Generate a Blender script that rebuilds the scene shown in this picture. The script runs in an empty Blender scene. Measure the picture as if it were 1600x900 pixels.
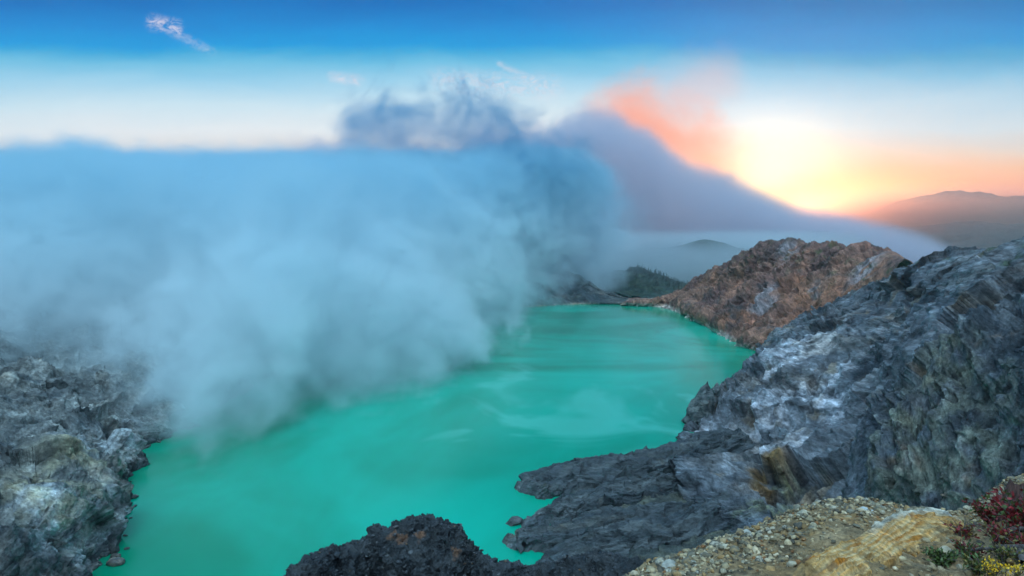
import bpy, math, random
import numpy as np
from math import radians as R

random.seed(7); rng = np.random.default_rng(11)
sc = bpy.context.scene
C = sc.collection
PI = math.pi

# ------------------------------------------------------------------ camera
H = 150.0; F = 953.0; PITCH = math.atan(105 / F)
cp, sp = math.cos(PITCH), math.sin(PITCH)
cam_d = bpy.data.cameras.new('camera'); cam = bpy.data.objects.new('camera', cam_d); C.objects.link(cam)
cam.location = (0, 0, H); cam.rotation_euler = (PI / 2 - PITCH, 0, 0)
cam_d.sensor_width = 36; cam_d.lens = 36 * F / 1600; cam_d.clip_start = 0.1; cam_d.clip_end = 60000
sc.camera = cam

def st(px, py):
    v = (450 - py) / F
    dy = cp + v * sp; dz = -sp + v * cp
    return (px - 800) / F / dy, dz / dy
def P(px, py, r):
    """survey point: bearing and elevation read from the photograph, r = metres in plan"""
    s, t = st(px, py); Y = r / math.sqrt(1 + s * s)
    return np.array([s * Y, Y, H + t * Y])
def PZ(px, py, z):
    s, t = st(px, py); Y = (z - H) / t
    return np.array([s * Y, Y, z])
def pt(q):
    if isinstance(q, np.ndarray): return q
    if isinstance(q[2], str): return PZ(q[0], q[1], float(q[2]))
    return P(*q)

# ------------------------------------------------------------------ noise
_p = rng.permutation(256).astype(np.int32); _perm = np.concatenate([_p, _p, _p])
_g = rng.normal(size=(256, 3)).astype(np.float32); _g /= np.linalg.norm(_g, axis=1)[:, None]
from concurrent.futures import ThreadPoolExecutor
_pool = ThreadPoolExecutor(3)
def perlin(Q):
    sh = Q.shape[:-1]; Q = Q.reshape(-1, 3)
    if len(Q) < 20000: return _perlin(Q).reshape(sh)
    return np.concatenate(list(_pool.map(_perlin, np.array_split(Q, len(Q) // 45000 + 1)))).reshape(sh)
def _perlin(Q):
    Q = Q.astype(np.float32)
    i = np.floor(Q).astype(np.int32); f = Q - i; i &= 255
    w = f * f * f * (f * (f * 6 - 15) + 10)
    out = 0
    for dx in (0, 1):
        wx = w[:, 0] if dx else 1 - w[:, 0]; a = _perm[(i[:, 0] + dx) & 255]
        for dy in (0, 1):
            wy = wx * (w[:, 1] if dy else 1 - w[:, 1]); b = _perm[a + ((i[:, 1] + dy) & 255)]
            for dz in (0, 1):
                wz = wy * (w[:, 2] if dz else 1 - w[:, 2]); g = _g[_perm[b + ((i[:, 2] + dz) & 255)]]
                out = out + wz * (g[:, 0] * (f[:, 0] - dx) + g[:, 1] * (f[:, 1] - dy) + g[:, 2] * (f[:, 2] - dz))
    return out * np.float32(1.6)
def fbm(Q, n=4, lac=2.03, gain=.5, ridge=False):
    s = 0; a = 1; tot = 0
    for k in range(n):
        v = perlin(Q + k * 17.3)
        if ridge: v = .8 - 2.3 * np.abs(v)
        s = s + a * v; tot += a; a *= gain; Q = Q * lac
    return s / tot
def facet(Q, k=0.):
    """randomly tilted planes, one per jittered cell: broken rock faces"""
    sh = Q.shape[:-1]; Q = Q.reshape(-1, 3).astype(np.float32) + np.float32(k)
    return np.concatenate(list(_pool.map(_facet, np.array_split(Q, len(Q) // 30000 + 1)))).reshape(sh)
def _facet(Q):
    i0 = np.floor(Q - .5).astype(np.int32); best = np.full(len(Q), 9., np.float32); val = np.zeros(len(Q), np.float32)
    for dx in (0, 1):
        for dy in (0, 1):
            for dz in (0, 1):
                i = i0 + np.array([dx, dy, dz], np.int32); c = _perm[_perm[_perm[i[:, 0] & 255] + (i[:, 1] & 255)] + (i[:, 2] & 255)]
                g = _g[c]; dl = Q - (i + .5 + .45 * g); d2 = (dl * dl).sum(1); m = d2 < best
                h = (dl * _g[(c + 91) & 255]).sum(1) * 1.1 + .5 * _g[(c + 33) & 255, 0]
                best = np.where(m, d2, best); val = np.where(m, h, val)
    return val
def smooth(a, b, x):
    t = np.clip((x - a) / (b - a), 0, 1); return t * t * (3 - 2 * t)

# ------------------------------------------------------------------ mesh tools
def link(name, me, parent=None):
    o = bpy.data.objects.new(name, me); C.objects.link(o)
    if parent: o.parent = parent
    return o
def make_mesh(name, V, Fq, mat, col=None, smoothf=True):
    V = np.asarray(V, np.float32).reshape(-1, 3); Fq = np.asarray(Fq, np.int32)
    n = Fq.shape[1]; me = bpy.data.meshes.new(name)
    me.vertices.add(len(V)); me.vertices.foreach_set('co', V.ravel())
    me.loops.add(Fq.size); me.loops.foreach_set('vertex_index', Fq.ravel())
    me.polygons.add(len(Fq)); me.polygons.foreach_set('loop_start', np.arange(0, Fq.size, n, dtype=np.int32))
    me.update(calc_edges=True)
    if smoothf: me.polygons.foreach_set('use_smooth', np.ones(len(Fq), bool))
    if col is not None:
        c = np.ones((len(V), 4), np.float32); c[:, :3] = np.asarray(col).reshape(-1, 3)
        a = me.color_attributes.new('tint', 'FLOAT_COLOR', 'POINT'); a.data.foreach_set('color', c.ravel())
    me.materials.append(mat)
    return me
def grid_faces(nv, nu):
    i = np.arange(nv * nu).reshape(nv, nu)
    return np.stack([i[:-1, :-1], i[:-1, 1:], i[1:, 1:], i[1:, :-1]], -1).reshape(-1, 4)
def crom(Pn, n):
    """resample control polyline(s) along axis 0 to n points (Catmull-Rom)"""
    k = len(Pn); t = np.linspace(0, k - 1, n); i = np.clip(t.astype(int), 0, k - 2); f = (t - i).reshape((-1,) + (1,) * (Pn.ndim - 1))
    p0 = Pn[np.clip(i - 1, 0, k - 1)]; p1 = Pn[i]; p2 = Pn[i + 1]; p3 = Pn[np.clip(i + 2, 0, k - 1)]
    return .5 * (2 * p1 + (p2 - p0) * f + (2 * p0 - 5 * p1 + 4 * p2 - p3) * f ** 2 + (3 * p1 - p0 - 3 * p2 + p3) * f ** 3)
def loft(rows, nv, nu):
    A = np.array([[pt(q) for q in r] for r in rows])          # R,C,3
    A = crom(A, nv); A = np.swapaxes(crom(np.swapaxes(A, 0, 1), nu), 0, 1)
    return A
def normals(A, up=True):
    n = np.cross(np.gradient(A, axis=1), np.gradient(A, axis=0)); n /= np.linalg.norm(n, axis=-1)[..., None] + 1e-9
    if n[..., 2].mean() < 0: n = -n
    return n
def uv(A):
    """metres along (u) and across (v) the patch"""
    nv, nu = A.shape[:2]
    du = np.linalg.norm(np.diff(A, axis=1), axis=-1).mean(0); dv = np.linalg.norm(np.diff(A, axis=0), axis=-1).mean(1)
    u = np.concatenate([[0], np.cumsum(du)]); v = np.concatenate([[0], np.cumsum(dv)])
    return np.meshgrid(u, v)
def near(A, px, py):
    """world position where the patch A lies on that bearing"""
    q = A.reshape(-1, 3); Y = np.maximum(q[:, 1], 1e-3)
    s, t = st(px, py)
    ok = (q[:, 1] > 1)
    d = (q[:, 0] / Y - s) ** 2 + ((q[:, 2] - H) / Y - t) ** 2 + (~ok) * 1e3
    k = np.argsort(d)[:60]; k = k[np.argmin(q[k, 1])]
    return q[k]
def spots(A, L, warp=None):
    """stain mask around surveyed places: (px,py,radius m)"""
    m = 0; B = A if warp is None else A + warp
    for px, py, rad in L:
        c = near(A, px, py); d = np.linalg.norm(B - c, axis=-1)
        m = np.maximum(m, 1 - smooth(rad * .35, rad, d))
    return m
def squash(A, d_, k):
    d_ = np.array(d_, float); d_ /= np.linalg.norm(d_); return A - k * (A @ d_)[..., None] * d_
def mixc(c, d, m):
    return c * (1 - m[..., None]) + np.array(d) * m[..., None]
def tag(o, label=None, cat=None, group=None, kind=None):
    if label: o['label'] = label
    if cat: o['category'] = cat
    if group: o['group'] = group
    if kind: o['kind'] = kind
    return o

# ------------------------------------------------------------------ node helper
class NT:
    def __init__(s, nt): s.nt = nt; s.n = nt.nodes; s.l = nt.links
    def node(s, t, **kw):
        o = s.n.new(t)
        for k, v in kw.items(): setattr(o, k, v)
        return o
    def put(s, sock, v):
        if v is None: return
        if isinstance(v, bpy.types.NodeSocket): s.l.new(v, sock)
        else: sock.default_value = v
    def m(s, op, a, b=None, c=None, clamp=False):
        o = s.node('ShaderNodeMath', operation=op, use_clamp=clamp)
        for i, v in enumerate((a, b, c)): s.put(o.inputs[i], v)
        return o.outputs[0]
    def v(s, op, a, b=None, scale=None):
        o = s.node('ShaderNodeVectorMath', operation=op); s.put(o.inputs[0], a); s.put(o.inputs[1], b)
        if scale is not None: s.put(o.inputs['Scale'], scale)
        return o.outputs[1] if op in ('DOT_PRODUCT', 'LENGTH', 'DISTANCE') else o.outputs[0]
    def noise(s, vec, scale, detail=4, rough=.5, dist=0, typ='FBM', out=0):
        o = s.node('ShaderNodeTexNoise'); o.noise_type = typ
        s.put(o.inputs['Vector'], vec); o.inputs['Scale'].default_value = scale; o.inputs['Detail'].default_value = detail
        o.inputs['Roughness'].default_value = rough; o.inputs['Distortion'].default_value = dist
        return o.outputs[out]
    def ss(s, x, a, b, lo=0., hi=1.):
        o = s.node('ShaderNodeMapRange', interpolation_type='SMOOTHSTEP')
        for k, v in zip((0, 1, 2, 3, 4), (x, a, b, lo, hi)): s.put(o.inputs[k], v)
        return o.outputs[0]
    def lin(s, x, a, b, lo=0., hi=1.):
        o = s.node('ShaderNodeMapRange')
        for k, v in zip((0, 1, 2, 3, 4), (x, a, b, lo, hi)): s.put(o.inputs[k], v)
        return o.outputs[0]
    def ramp(s, x, stops, interp='EASE'):
        o = s.node('ShaderNodeValToRGB'); cr = o.color_ramp; cr.interpolation = interp
        while len(cr.elements) < len(stops): cr.elements.new(.5)
        for e, (p, c) in zip(cr.elements, stops): e.position = p; e.color = (*c, 1)
        s.put(o.inputs[0], x); return o.outputs[0]
    def mix(s, f, a, b, mode='MIX'):
        o = s.node('ShaderNodeMix', data_type='RGBA', blend_type=mode)
        s.put(o.inputs[0], f)
        for k, v in ((6, a), (7, b)):
            if isinstance(v, tuple) and len(v) == 3: v = (*v, 1)
            s.put(o.inputs[k], v)
        return o.outputs[2]
    def curve(s, x, x0, x1, y0, y1, pts):
        """piecewise curve y(x) through pts"""
        o = s.node('ShaderNodeFloatCurve'); cm = o.mapping; cu = cm.curves[0]
        P_ = [((a - x0) / (x1 - x0), (b - y0) / (y1 - y0)) for a, b in pts]
        while len(cu.points) < len(P_): cu.points.new(.5, .5)
        for q, (a, b) in zip(cu.points, P_): q.location = (a, b); q.handle_type = 'AUTO_CLAMPED'
        cm.extend = 'HORIZONTAL'; cm.update()
        s.put(o.inputs['Value'], s.lin(x, x0, x1))
        return s.m('MULTIPLY_ADD', o.outputs[0], y1 - y0, y0)

def srgb(r, g, b, k=1.):
    f = lambda c: (c / 255 / 12.92 if c <= 10 else ((c / 255 + .055) / 1.055) ** 2.4) * k
    return (f(r), f(g), f(b))

def mat_new(name):
    m = bpy.data.materials.new(name); m.use_nodes = True; n = NT(m.node_tree)
    return m, n, m.node_tree.nodes['Principled BSDF']
def rock_mat(name, s=1.0, bump=.6, contrast=.55, rough=.8, spec=.4, grain=None):
    """s = size in metres of the main lumps of detail below the mesh"""
    m, n, b = mat_new(name)
    g = n.node('ShaderNodeNewGeometry'); p = g.outputs['Position']
    if grain:      # beds and streaks run along one direction of the rock
        gd = np.array(grain[:3], float); gd /= np.linalg.norm(gd); gd = tuple(gd)
        p = n.v('SUBTRACT', p, n.v('SCALE', gd, scale=n.m('MULTIPLY', n.v('DOT_PRODUCT', p, gd), grain[3])))
    at = n.node('ShaderNodeAttribute', attribute_name='tint')
    n1 = n.noise(p, .35 / s, 6, .65, .6); n2 = n.noise(p, 1.4 / s, 5, .7, .3); n3 = n.noise(p, .12 / s, 4, .6, .5)
    k = n.m('ADD', n.m('MULTIPLY', n1, 1.1), n.m('MULTIPLY', n2, .9))
    k = n.m('POWER', 2.0, n.m('MULTIPLY', n.m('SUBTRACT', k, 1.0), 5.5 * contrast))
    c = n.v('SCALE', at.outputs['Color'], scale=k)
    c = n.mix(n.ss(n3, .5, .72, 0, .45), c, n.mix(1., c, (1.35, 1.05, .75), 'MULTIPLY'))
    n.put(b.inputs['Base Color'], c); b.inputs['Roughness'].default_value = rough; b.inputs['Specular IOR Level'].default_value = spec
    r1 = n.noise(p, .5 / s, 7, .62, .4, 'RIDGED_MULTIFRACTAL'); r2 = n.noise(p, 2.2 / s, 4, .7, .2)
    hgt = n.m('ADD', n.m('MULTIPLY', r1, .3), n.m('MULTIPLY', r2, .7))
    pw = n.v('ADD', p, n.v('SCALE', n.noise(p, .8 / s, 3, .6, out=1), scale=.9 * s))
    for fs, fa in ((.2, 1.2), (.7, .5)):
        vo = n.node('ShaderNodeTexVoronoi'); vo.inputs['Scale'].default_value = fs / s; n.put(vo.inputs['Vector'], pw)
        tl = n.v('DOT_PRODUCT', n.v('SUBTRACT', vo.outputs['Color'], (.5, .5, .5)), n.v('SUBTRACT', pw, vo.outputs['Position']))
        hgt = n.m('ADD', hgt, n.m('MULTIPLY', tl, fa * 2.2 * fs / s / (fs * 1.4)))
    bp = n.node('ShaderNodeBump'); bp.inputs['Strength'].default_value = bump; bp.inputs['Distance'].default_value = s * .8
    n.put(bp.inputs['Height'], hgt); n.put(b.inputs['Normal'], bp.outputs[0])
    return m

# ------------------------------------------------------------------ sky and light
SUN_PX, SUN_PY = 1205, 280
ss_, tt_ = st(SUN_PX, SUN_PY); sun_dir = np.array([ss_, 1, tt_]); sun_dir /= np.linalg.norm(sun_dir)
sun_el = math.asin(sun_dir[2]); sun_az = math.atan2(sun_dir[0], sun_dir[1])
def T(y): return st(800, y)[1]
w = bpy.data.worlds.new('World'); sc.world = w; w.use_nodes = True
n = NT(w.node_tree); n.n.clear()
tc = n.node('ShaderNodeTexCoord'); d = tc.outputs['Generated']
sx = n.node('ShaderNodeSeparateXYZ'); n.put(sx.inputs[0], d); X, Y, Z = sx.outputs
Yc = n.m('MAXIMUM', Y, .18); s_ = n.m('DIVIDE', X, Yc); t_ = n.m('DIVIDE', Z, Yc)
cmb = n.node('ShaderNodeCombineXYZ'); n.put(cmb.inputs[0], s_); n.put(cmb.inputs[1], n.m('MULTIPLY', t_, 4.))
wob = n.noise(cmb.outputs[0], 3., 5, .6, .4)
t2 = n.m('ADD', t_, n.m('MULTIPLY', n.m('SUBTRACT', wob, .5), .045))
TM = .8; ZEN_FILL = (.25, .54, .82)     # unseen sky above and behind the view, brightened to light the ground
def skyramp(L): return n.ramp(n.lin(t2, 0, TM), [(max(0, T(y)) / TM, srgb(*c)) for y, c in L] + [(.5, srgb(0, 75, 150)), (1., ZEN_FILL)], 'LINEAR')
left = skyramp([(345, (205, 190, 200)), (262, (232, 212, 205)), (235, (246, 238, 230)), (205, (244, 248, 248)), (165, (214, 238, 247)), (125, (160, 215, 240)), (97, (110, 195, 230)),
                (80, (58, 172, 222)), (68, (0, 156, 224)), (40, (0, 138, 214)), (0, (0, 110, 190))])
right = skyramp([(345, (252, 160, 142)), (315, (255, 145, 112)), (285, (255, 172, 118)), (262, (253, 196, 150)), (238, (244, 222, 200)), (200, (216, 234, 240)), (160, (190, 224, 240)), (115, (128, 198, 230)),
                 (88, (64, 170, 216)), (72, (0, 154, 218)), (45, (0, 142, 212)), (0, (0, 120, 188))])
fR = n.ss(s_, (900 - 800) / F, (1300 - 800) / F)
col = n.mix(fR, left, right)
# glow of the rising sun
dot = n.v('DOT_PRODUCT', d, tuple(sun_dir)); ang = n.m('ARCCOSINE', n.m('MINIMUM', dot, 1.0))
g1 = n.m('EXPONENT', n.m('MULTIPLY', n.m('POWER', n.m('DIVIDE', ang, .085), 2.), -1.))
g2 = n.m('EXPONENT', n.m('MULTIPLY', n.m('DIVIDE', ang, .11), -1.))
low = n.ss(t_, .02, .11)
glowc = n.mix(low, (1.0, .62, .10), (1., .93, .80))
col = n.mix(1., col, n.v('SCALE', glowc, scale=n.m('MULTIPLY', g1, .3)), 'ADD')
col = n.mix(1., col, n.v('SCALE', n.mix(low, (1.0, .50, .12), (.5, .42, .34)), scale=n.m('MULTIPLY', g2, .12)), 'ADD')
col = n.v('SCALE', col, scale=n.m('MULTIPLY_ADD', n.m('MULTIPLY', fR, n.ss(t_, .13, .0)), .6, 1.))
# rose sunlit cloud above the smoke edge
def seg_mask(ax, ay, bx, by, wd, off=0.):
    (s0, t0), (s1, t1) = st(ax, ay), st(bx, by)
    L2 = (s1 - s0) ** 2 + (t1 - t0) ** 2
    u = n.m('DIVIDE', n.m('ADD', n.m('MULTIPLY', n.m('SUBTRACT', s_, s0), s1 - s0), n.m('MULTIPLY', n.m('SUBTRACT', t_, t0), t1 - t0)), L2, clamp=True)
    dx = n.m('SUBTRACT', s_, n.m('MULTIPLY_ADD', u, s1 - s0, s0)); dy = n.m('SUBTRACT', t_, n.m('MULTIPLY_ADD', u, t1 - t0, t0))
    dd = n.m('SQRT', n.m('ADD', n.m('MULTIPLY', dx, dx), n.m('MULTIPLY', dy, dy)))
    c2 = n.node('ShaderNodeCombineXYZ'); n.put(c2.inputs[0], s_); n.put(c2.inputs[1], t_)
    nz = n.noise(c2.outputs[0], 9., 6, .65, .3)
    dd = n.m('ADD', dd, n.m('MULTIPLY', n.m('SUBTRACT', nz, .5), wd * 1.1))
    if wd < .03:
        fz = n.noise(n.v('MULTIPLY', c2.outputs[0], (1., 1.6, 1.)), 55., 6, .7, 1.5)
        return n.m('MULTIPLY', n.ss(dd, 0, wd * 1.3, 1, 0), n.ss(fz, .36, .66))
    return n.ss(dd, 0, wd, 1, 0)
m1 = n.m('MULTIPLY', seg_mask(990, 182, 1130, 265, .09), .9)
col = n.mix(m1, col, srgb(255, 158, 122, 1.1))
m2 = n.m('MULTIPLY', seg_mask(1110, 262, 1270, 332, .036), .95)
col = n.mix(m2, col, srgb(255, 130, 75, 1.3))
def blob(px, py, a_, b_, k=2.):
    s0, t0 = st(px, py)
    q = n.m('ADD', n.m('POWER', n.m('ABSOLUTE', n.m('DIVIDE', n.m('SUBTRACT', s_, s0), a_)), 2.), n.m('POWER', n.m('ABSOLUTE', n.m('DIVIDE', n.m('SUBTRACT', t2, t0), b_)), 2.))
    return n.m('EXPONENT', n.m('MULTIPLY', n.m('POWER', q, k / 2), -1.))
col = n.mix(n.m('MULTIPLY', blob(1212, 276, .088, .052, 1.6), .97), col, (1.6, 1.45, 1.0))
col = n.mix(n.m('MULTIPLY', blob(1290, 316, .16, .034, 1.8), .95), col, srgb(255, 220, 95, 1.9))
m3 = n.m('MULTIPLY', seg_mask(1060, 150, 1120, 120, .07), .35)
col = n.mix(m3, col, srgb(245, 190, 185))
for a in ((240, 35, 275, 42, .014, .7), (270, 50, 330, 80, .010, .25), (520, 120, 560, 126, .011, .65), (690, 125, 860, 140, .024, .5), (780, 100, 835, 125, .006, .35)):
    col = n.mix(n.m('MULTIPLY', seg_mask(*a[:5]), a[5]), col, srgb(246, 232, 238))
sky = n.node('ShaderNodeTexSky'); sky.sky_type = 'NISHITA'; sky.sun_disc = False
sky.sun_elevation = sun_el; sky.sun_rotation = sun_az
try: sky.air_density = 1.; sky.dust_density = 1.
except Exception: pass
# added bright sky lobe, unseen above and behind the camera, lights the scene
fill_lobe = n.m('POWER', n.m('MAXIMUM', n.v('DOT_PRODUCT', d, (-.12, -.45, .885)), 0.), 5.)
col = n.mix(1., col, n.v('SCALE', n.mix(0., (1.65, 2.4, 2.85), (1, 1, 1)), scale=n.m('MULTIPLY', fill_lobe, n.ss(t_, .42, .8))), 'ADD')
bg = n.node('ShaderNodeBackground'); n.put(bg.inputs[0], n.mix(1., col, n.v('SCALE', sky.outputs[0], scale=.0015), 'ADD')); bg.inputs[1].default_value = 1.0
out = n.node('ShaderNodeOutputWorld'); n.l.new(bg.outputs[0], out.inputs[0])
w.cycles.sampling_method = 'MANUAL'; w.cycles.sample_map_resolution = 512

sd = bpy.data.lights.new('sun', 'SUN'); so = bpy.data.objects.new('sun', sd); C.objects.link(so)
sd.energy = .5; sd.angle = R(.6); sd.color = (1, .46, .28)
import mathutils
so.rotation_euler = mathutils.Vector(tuple(-sun_dir)).to_track_quat('-Z', 'Y').to_euler()
so.location = (300, 700, 400)

# ------------------------------------------------------------------ lake
def water_mat():
    m, n, b = mat_new('lake_water')
    g = n.node('ShaderNodeNewGeometry'); p = g.outputs['Position']
    a = n.noise(p, .004, 4, .5, 1.2); c = n.noise(n.v('MULTIPLY', p, (1., .35, 1.)), .012, 5, .6, 2.0)
    base = n.mix(n.ss(n.m('ADD', a, n.m('MULTIPLY', n.m('SUBTRACT', c, .5), .15)), .34, .66), (.000, .23, .12), (.000, .42, .28))
    sc_ = n.noise(p, .009, 3, .5, 1.0); x = n.v('DISTANCE', p, tuple(PZ(880, 640, 0)))
    scum_sheen = n.m('MULTIPLY', n.ss(n.m('ADD', x, n.m('MULTIPLY', n.m('SUBTRACT', sc_, .5), 420.)), 25, 75, 1, 0), .42)  # pale scum, strengthened to paint the sky's sheen into the water colour
    base = n.mix(scum_sheen, base, (.12, .54, .42))
    n.put(b.inputs['Base Color'], base); b.inputs['Roughness'].default_value = .12; b.inputs['IOR'].default_value = 1.33; b.inputs['Specular IOR Level'].default_value = .5
    w1 = n.noise(p, 1.1, 3, .6); w2 = n.noise(p, .05, 4, .5, .6)
    bp = n.node('ShaderNodeBump'); bp.inputs['Strength'].default_value = .25; bp.inputs['Distance'].default_value = .25
    n.put(bp.inputs['Height'], n.m('ADD', w1, n.m('MULTIPLY', w2, 1.2))); n.put(b.inputs['Normal'], bp.outputs[0])
    return m
V = [(-900, 60, 0), (500, 60, 0), (500, 1122, 0), (-900, 1122, 0)]
lk = link('lake', make_mesh('lake', V, [[0, 1, 2, 3]], water_mat(), smoothf=False)); tag(lk, kind='structure')

# ------------------------------------------------------------------ ground and far country
gm = rock_mat('forest_ground', 12, .5, .5)
gx = np.concatenate([np.linspace(-11000, -3000, 41)[:-1], np.linspace(-3000, 3000, 61), np.linspace(3000, 11000, 41)[1:]])
gy = np.concatenate([np.linspace(-9000, -500, 31)[:-1], np.linspace(-500, 4000, 61), np.linspace(4000, 13000, 46)[1:]])
GX, GY = np.meshgrid(gx, gy)
Gz = -60 + 40 * fbm(np.stack([GX / 900, GY / 900, GX * 0], -1), 4)
A = np.stack([GX, GY, Gz], -1)
colr = mixc(np.ones(A.shape) * (.045, .065, .045), (.13, .12, .08), smooth(-.2, .4, fbm(A / 500, 3)))
o = link('ground', make_mesh('ground', A, grid_faces(*GX.shape), gm, colr)); tag(o, kind='structure')

def hill(name, L, thick, mat, c0, c1, nz=1., nu=260, nv=90, foot=-60):
    """ridge through surveyed crest points, falling away on both sides"""
    crest = np.array([pt(q) for q in L]); dirn = crest / np.linalg.norm(crest[:, :2], axis=1)[:, None]; dirn[:, 2] = 0
    def off(k, z): q = crest + dirn * k * thick; q[:, 2] = np.where(z is None, crest[:, 2], 0); return q
    rows = []
    for k, fz in ((-1.6, 0), (-1., .22), (-.5, .62), (-.15, .94), (0, 1), (.3, .85), (1, .3), (1.7, 0)):
        q = crest + dirn * k * thick; q[:, 2] = foot + (crest[:, 2] - foot) * fz; rows.append([v for v in q])
    A = loft(rows, nv, nu); N = normals(A)
    dsp = thick * .16 * fbm(A / (thick * .55), 5, ridge=True) * nz
    A = A + N * dsp[..., None]
    colr = mixc(np.ones(A.shape) * c0, c1, smooth(-.1, .5, fbm(A / (thick * .3), 4)))
    o = link(name, make_mesh(name, A, grid_faces(nv, nu), mat, colr)); tag(o, kind='structure')
    return A
hm = rock_mat('hill_forest', 8, .7, .6)
hill('hills', [(880, 420, 1900), (930, 402, 1862), (985, 392, 1824), (1040, 388, 1824), (1075, 380, 1786), (1105, 377, 1786), (1140, 384, 1786), (1180, 392, 1748), (1240, 400, 1748), (1330, 415, 1748), (1450, 425, 1748)], 260, hm, (.035, .06, .045), (.07, .09, .06), .2)
forest_A = hill('hills', [(860, 440, 1520), (920, 436, 1500), (970, 424, 1450), (1000, 420, 1420), (1030, 430, 1400), (1060, 444, 1380), (1095, 455, 1350), (1150, 470, 1330), (1230, 480, 1300)], 110, hm, (.03, .05, .04), (.06, .08, .05), .5, foot=-5)
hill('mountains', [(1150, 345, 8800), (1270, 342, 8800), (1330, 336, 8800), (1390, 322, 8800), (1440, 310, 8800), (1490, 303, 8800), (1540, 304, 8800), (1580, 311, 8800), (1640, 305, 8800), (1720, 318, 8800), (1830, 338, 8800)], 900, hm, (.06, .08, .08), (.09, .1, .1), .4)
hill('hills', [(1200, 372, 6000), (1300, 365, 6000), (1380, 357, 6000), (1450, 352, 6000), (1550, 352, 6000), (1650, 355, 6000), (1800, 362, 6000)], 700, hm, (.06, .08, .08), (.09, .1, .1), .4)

# ------------------------------------------------------------------ far crater wall (rust brown)
def gully(U, V_, su, sv, k=0., n_=4, seed=0.):
    """erosion ribs running across the patch; k shears them along it"""
    return fbm(np.stack([(U + k * V_) / su, V_ / sv, U * 0 + seed], -1), n_, ridge=True)
rmE = rock_mat('rust_brown_rock', 4., 1., .8, grain=(-.3, .4, .75, .6))
rows = [
 [(1290, 600, '-10'), (1176, 552, '-6'), (1150, 540, '-4'), (1118, 522, '-4'), (1080, 500, '-4'), (1042, 487, '-4'), (1003, 480, '-4'), (970, 477, '-4')],
 [(1300, 575, 700), (1190, 540, 750), (1160, 524, 800), (1128, 508, 860), (1090, 490, 950), (1050, 478, '4'), (1006, 475, '4'), (970, 474, '4')],
 [(1340, 520, 690), (1260, 500, 760), (1210, 485, 830), (1160, 472, 900), (1110, 468, 975), (1062, 466, 1085), (1012, 471, '8'), (975, 472, '6')],
 [(1390, 450, 690), (1330, 440, 770), (1270, 432, 860), (1200, 430, 930), (1135, 445, 1000), (1080, 456, 1100), (1022, 469, '5'), (980, 470, '4')],
 [(1410, 412, 700), (1380, 397, 800), (1312, 399, 890), (1226, 384, 960), (1150, 416, 1020), (1090, 441, 1120), (1034, 467, '4'), (985, 468, '3')],
 [(1440, 425, 800), (1420, 440, 900), (1350, 430, 990), (1250, 430, 1060), (1160, 445, 1100), (1100, 458, 1150), (1045, 476, 1200), (990, 476, 1230)],
 [(1480, 520, 900), (1460, 520, 1000), (1370, 500, 1090), (1260, 490, 1150), (1170, 480, 1170), (1110, 476, 1200), (1050, 479, 1230), (995, 478, 1260)]]
A = loft(rows, 420, 640); U, V_ = uv(A); N = normals(A)
fade = smooth(0, 30, V_) * .8 + .2; taper = (smooth(0, 1, (U.max() - U) / 260) * .75 + .25) * (smooth(20, 170, U) * .8 + .2)
dsp = 6 * fbm(squash(A, (-.3, .4, .75), .5) / 20 + 4, 4, ridge=True) + 17 * gully(U, V_, 70, 170, .5, 5) + 8 * gully(U, V_, 24, 110, .6, 4, 5.) + 3 * fbm(A / 55, 5) + 1.6 * fbm(A / 9, 4, ridge=True) + 4.5 * facet(squash(A, (-.3, .4, .75), .5) / 26 + .3 * fbm(A / 20, 2)[..., None]) + 1.6 * facet(A / 9, 7)
A = A + N * (dsp * fade * taper)[..., None]
wv = fbm(A / 40, 4)[..., None] * 30
base = mixc(np.ones(A.shape) * (.16, .08, .068), (.33, .155, .105), smooth(-.25, .3, fbm(A / 70, 4)))
base = mixc(base, (.055, .06, .065), smooth(.1, .5, fbm(A / 35 + 9, 4)) * .7)
base = mixc(base, (.34, .135, .07), .55 * spots(A, [(1240, 440, 45), (1290, 470, 60), (1300, 455, 40), (1170, 490, 35), (1130, 512, 26), (1240, 480, 40)], wv) * smooth(-.5, .1, fbm(A / 18, 4)))
base = mixc(base, (.33, .29, .31), .7 * spots(A, [(1225, 395, 30), (1350, 415, 30), (1270, 450, 14), (1195, 465, 25)], wv) * smooth(-.2, .3, gully(U, V_, 10, 80, .6)))
shore = (1 - smooth(1.5, 8.5, A[..., 2] + 3 * fbm(A / 6, 3)))
base = mixc(base, (.62, .50, .44), shore * smooth(-.6, .1, fbm(A / 25, 3)) * .9)
base = mixc(base, (.07, .09, .03), .8 * smooth(.1, .5, fbm(A / 14 + 31, 4)) * smooth(60, 110, A[..., 2]))
o = link('crater_wall', make_mesh('crater_wall', A, grid_faces(420, 640), rmE, base)); tag(o, kind='structure')
E_A = A

# ------------------------------------------------------------------ right crater wall (blue grey)
rmD = rock_mat('blue_grey_rock', 3., 1., .9, grain=(60, -410, 110, .72))
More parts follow.
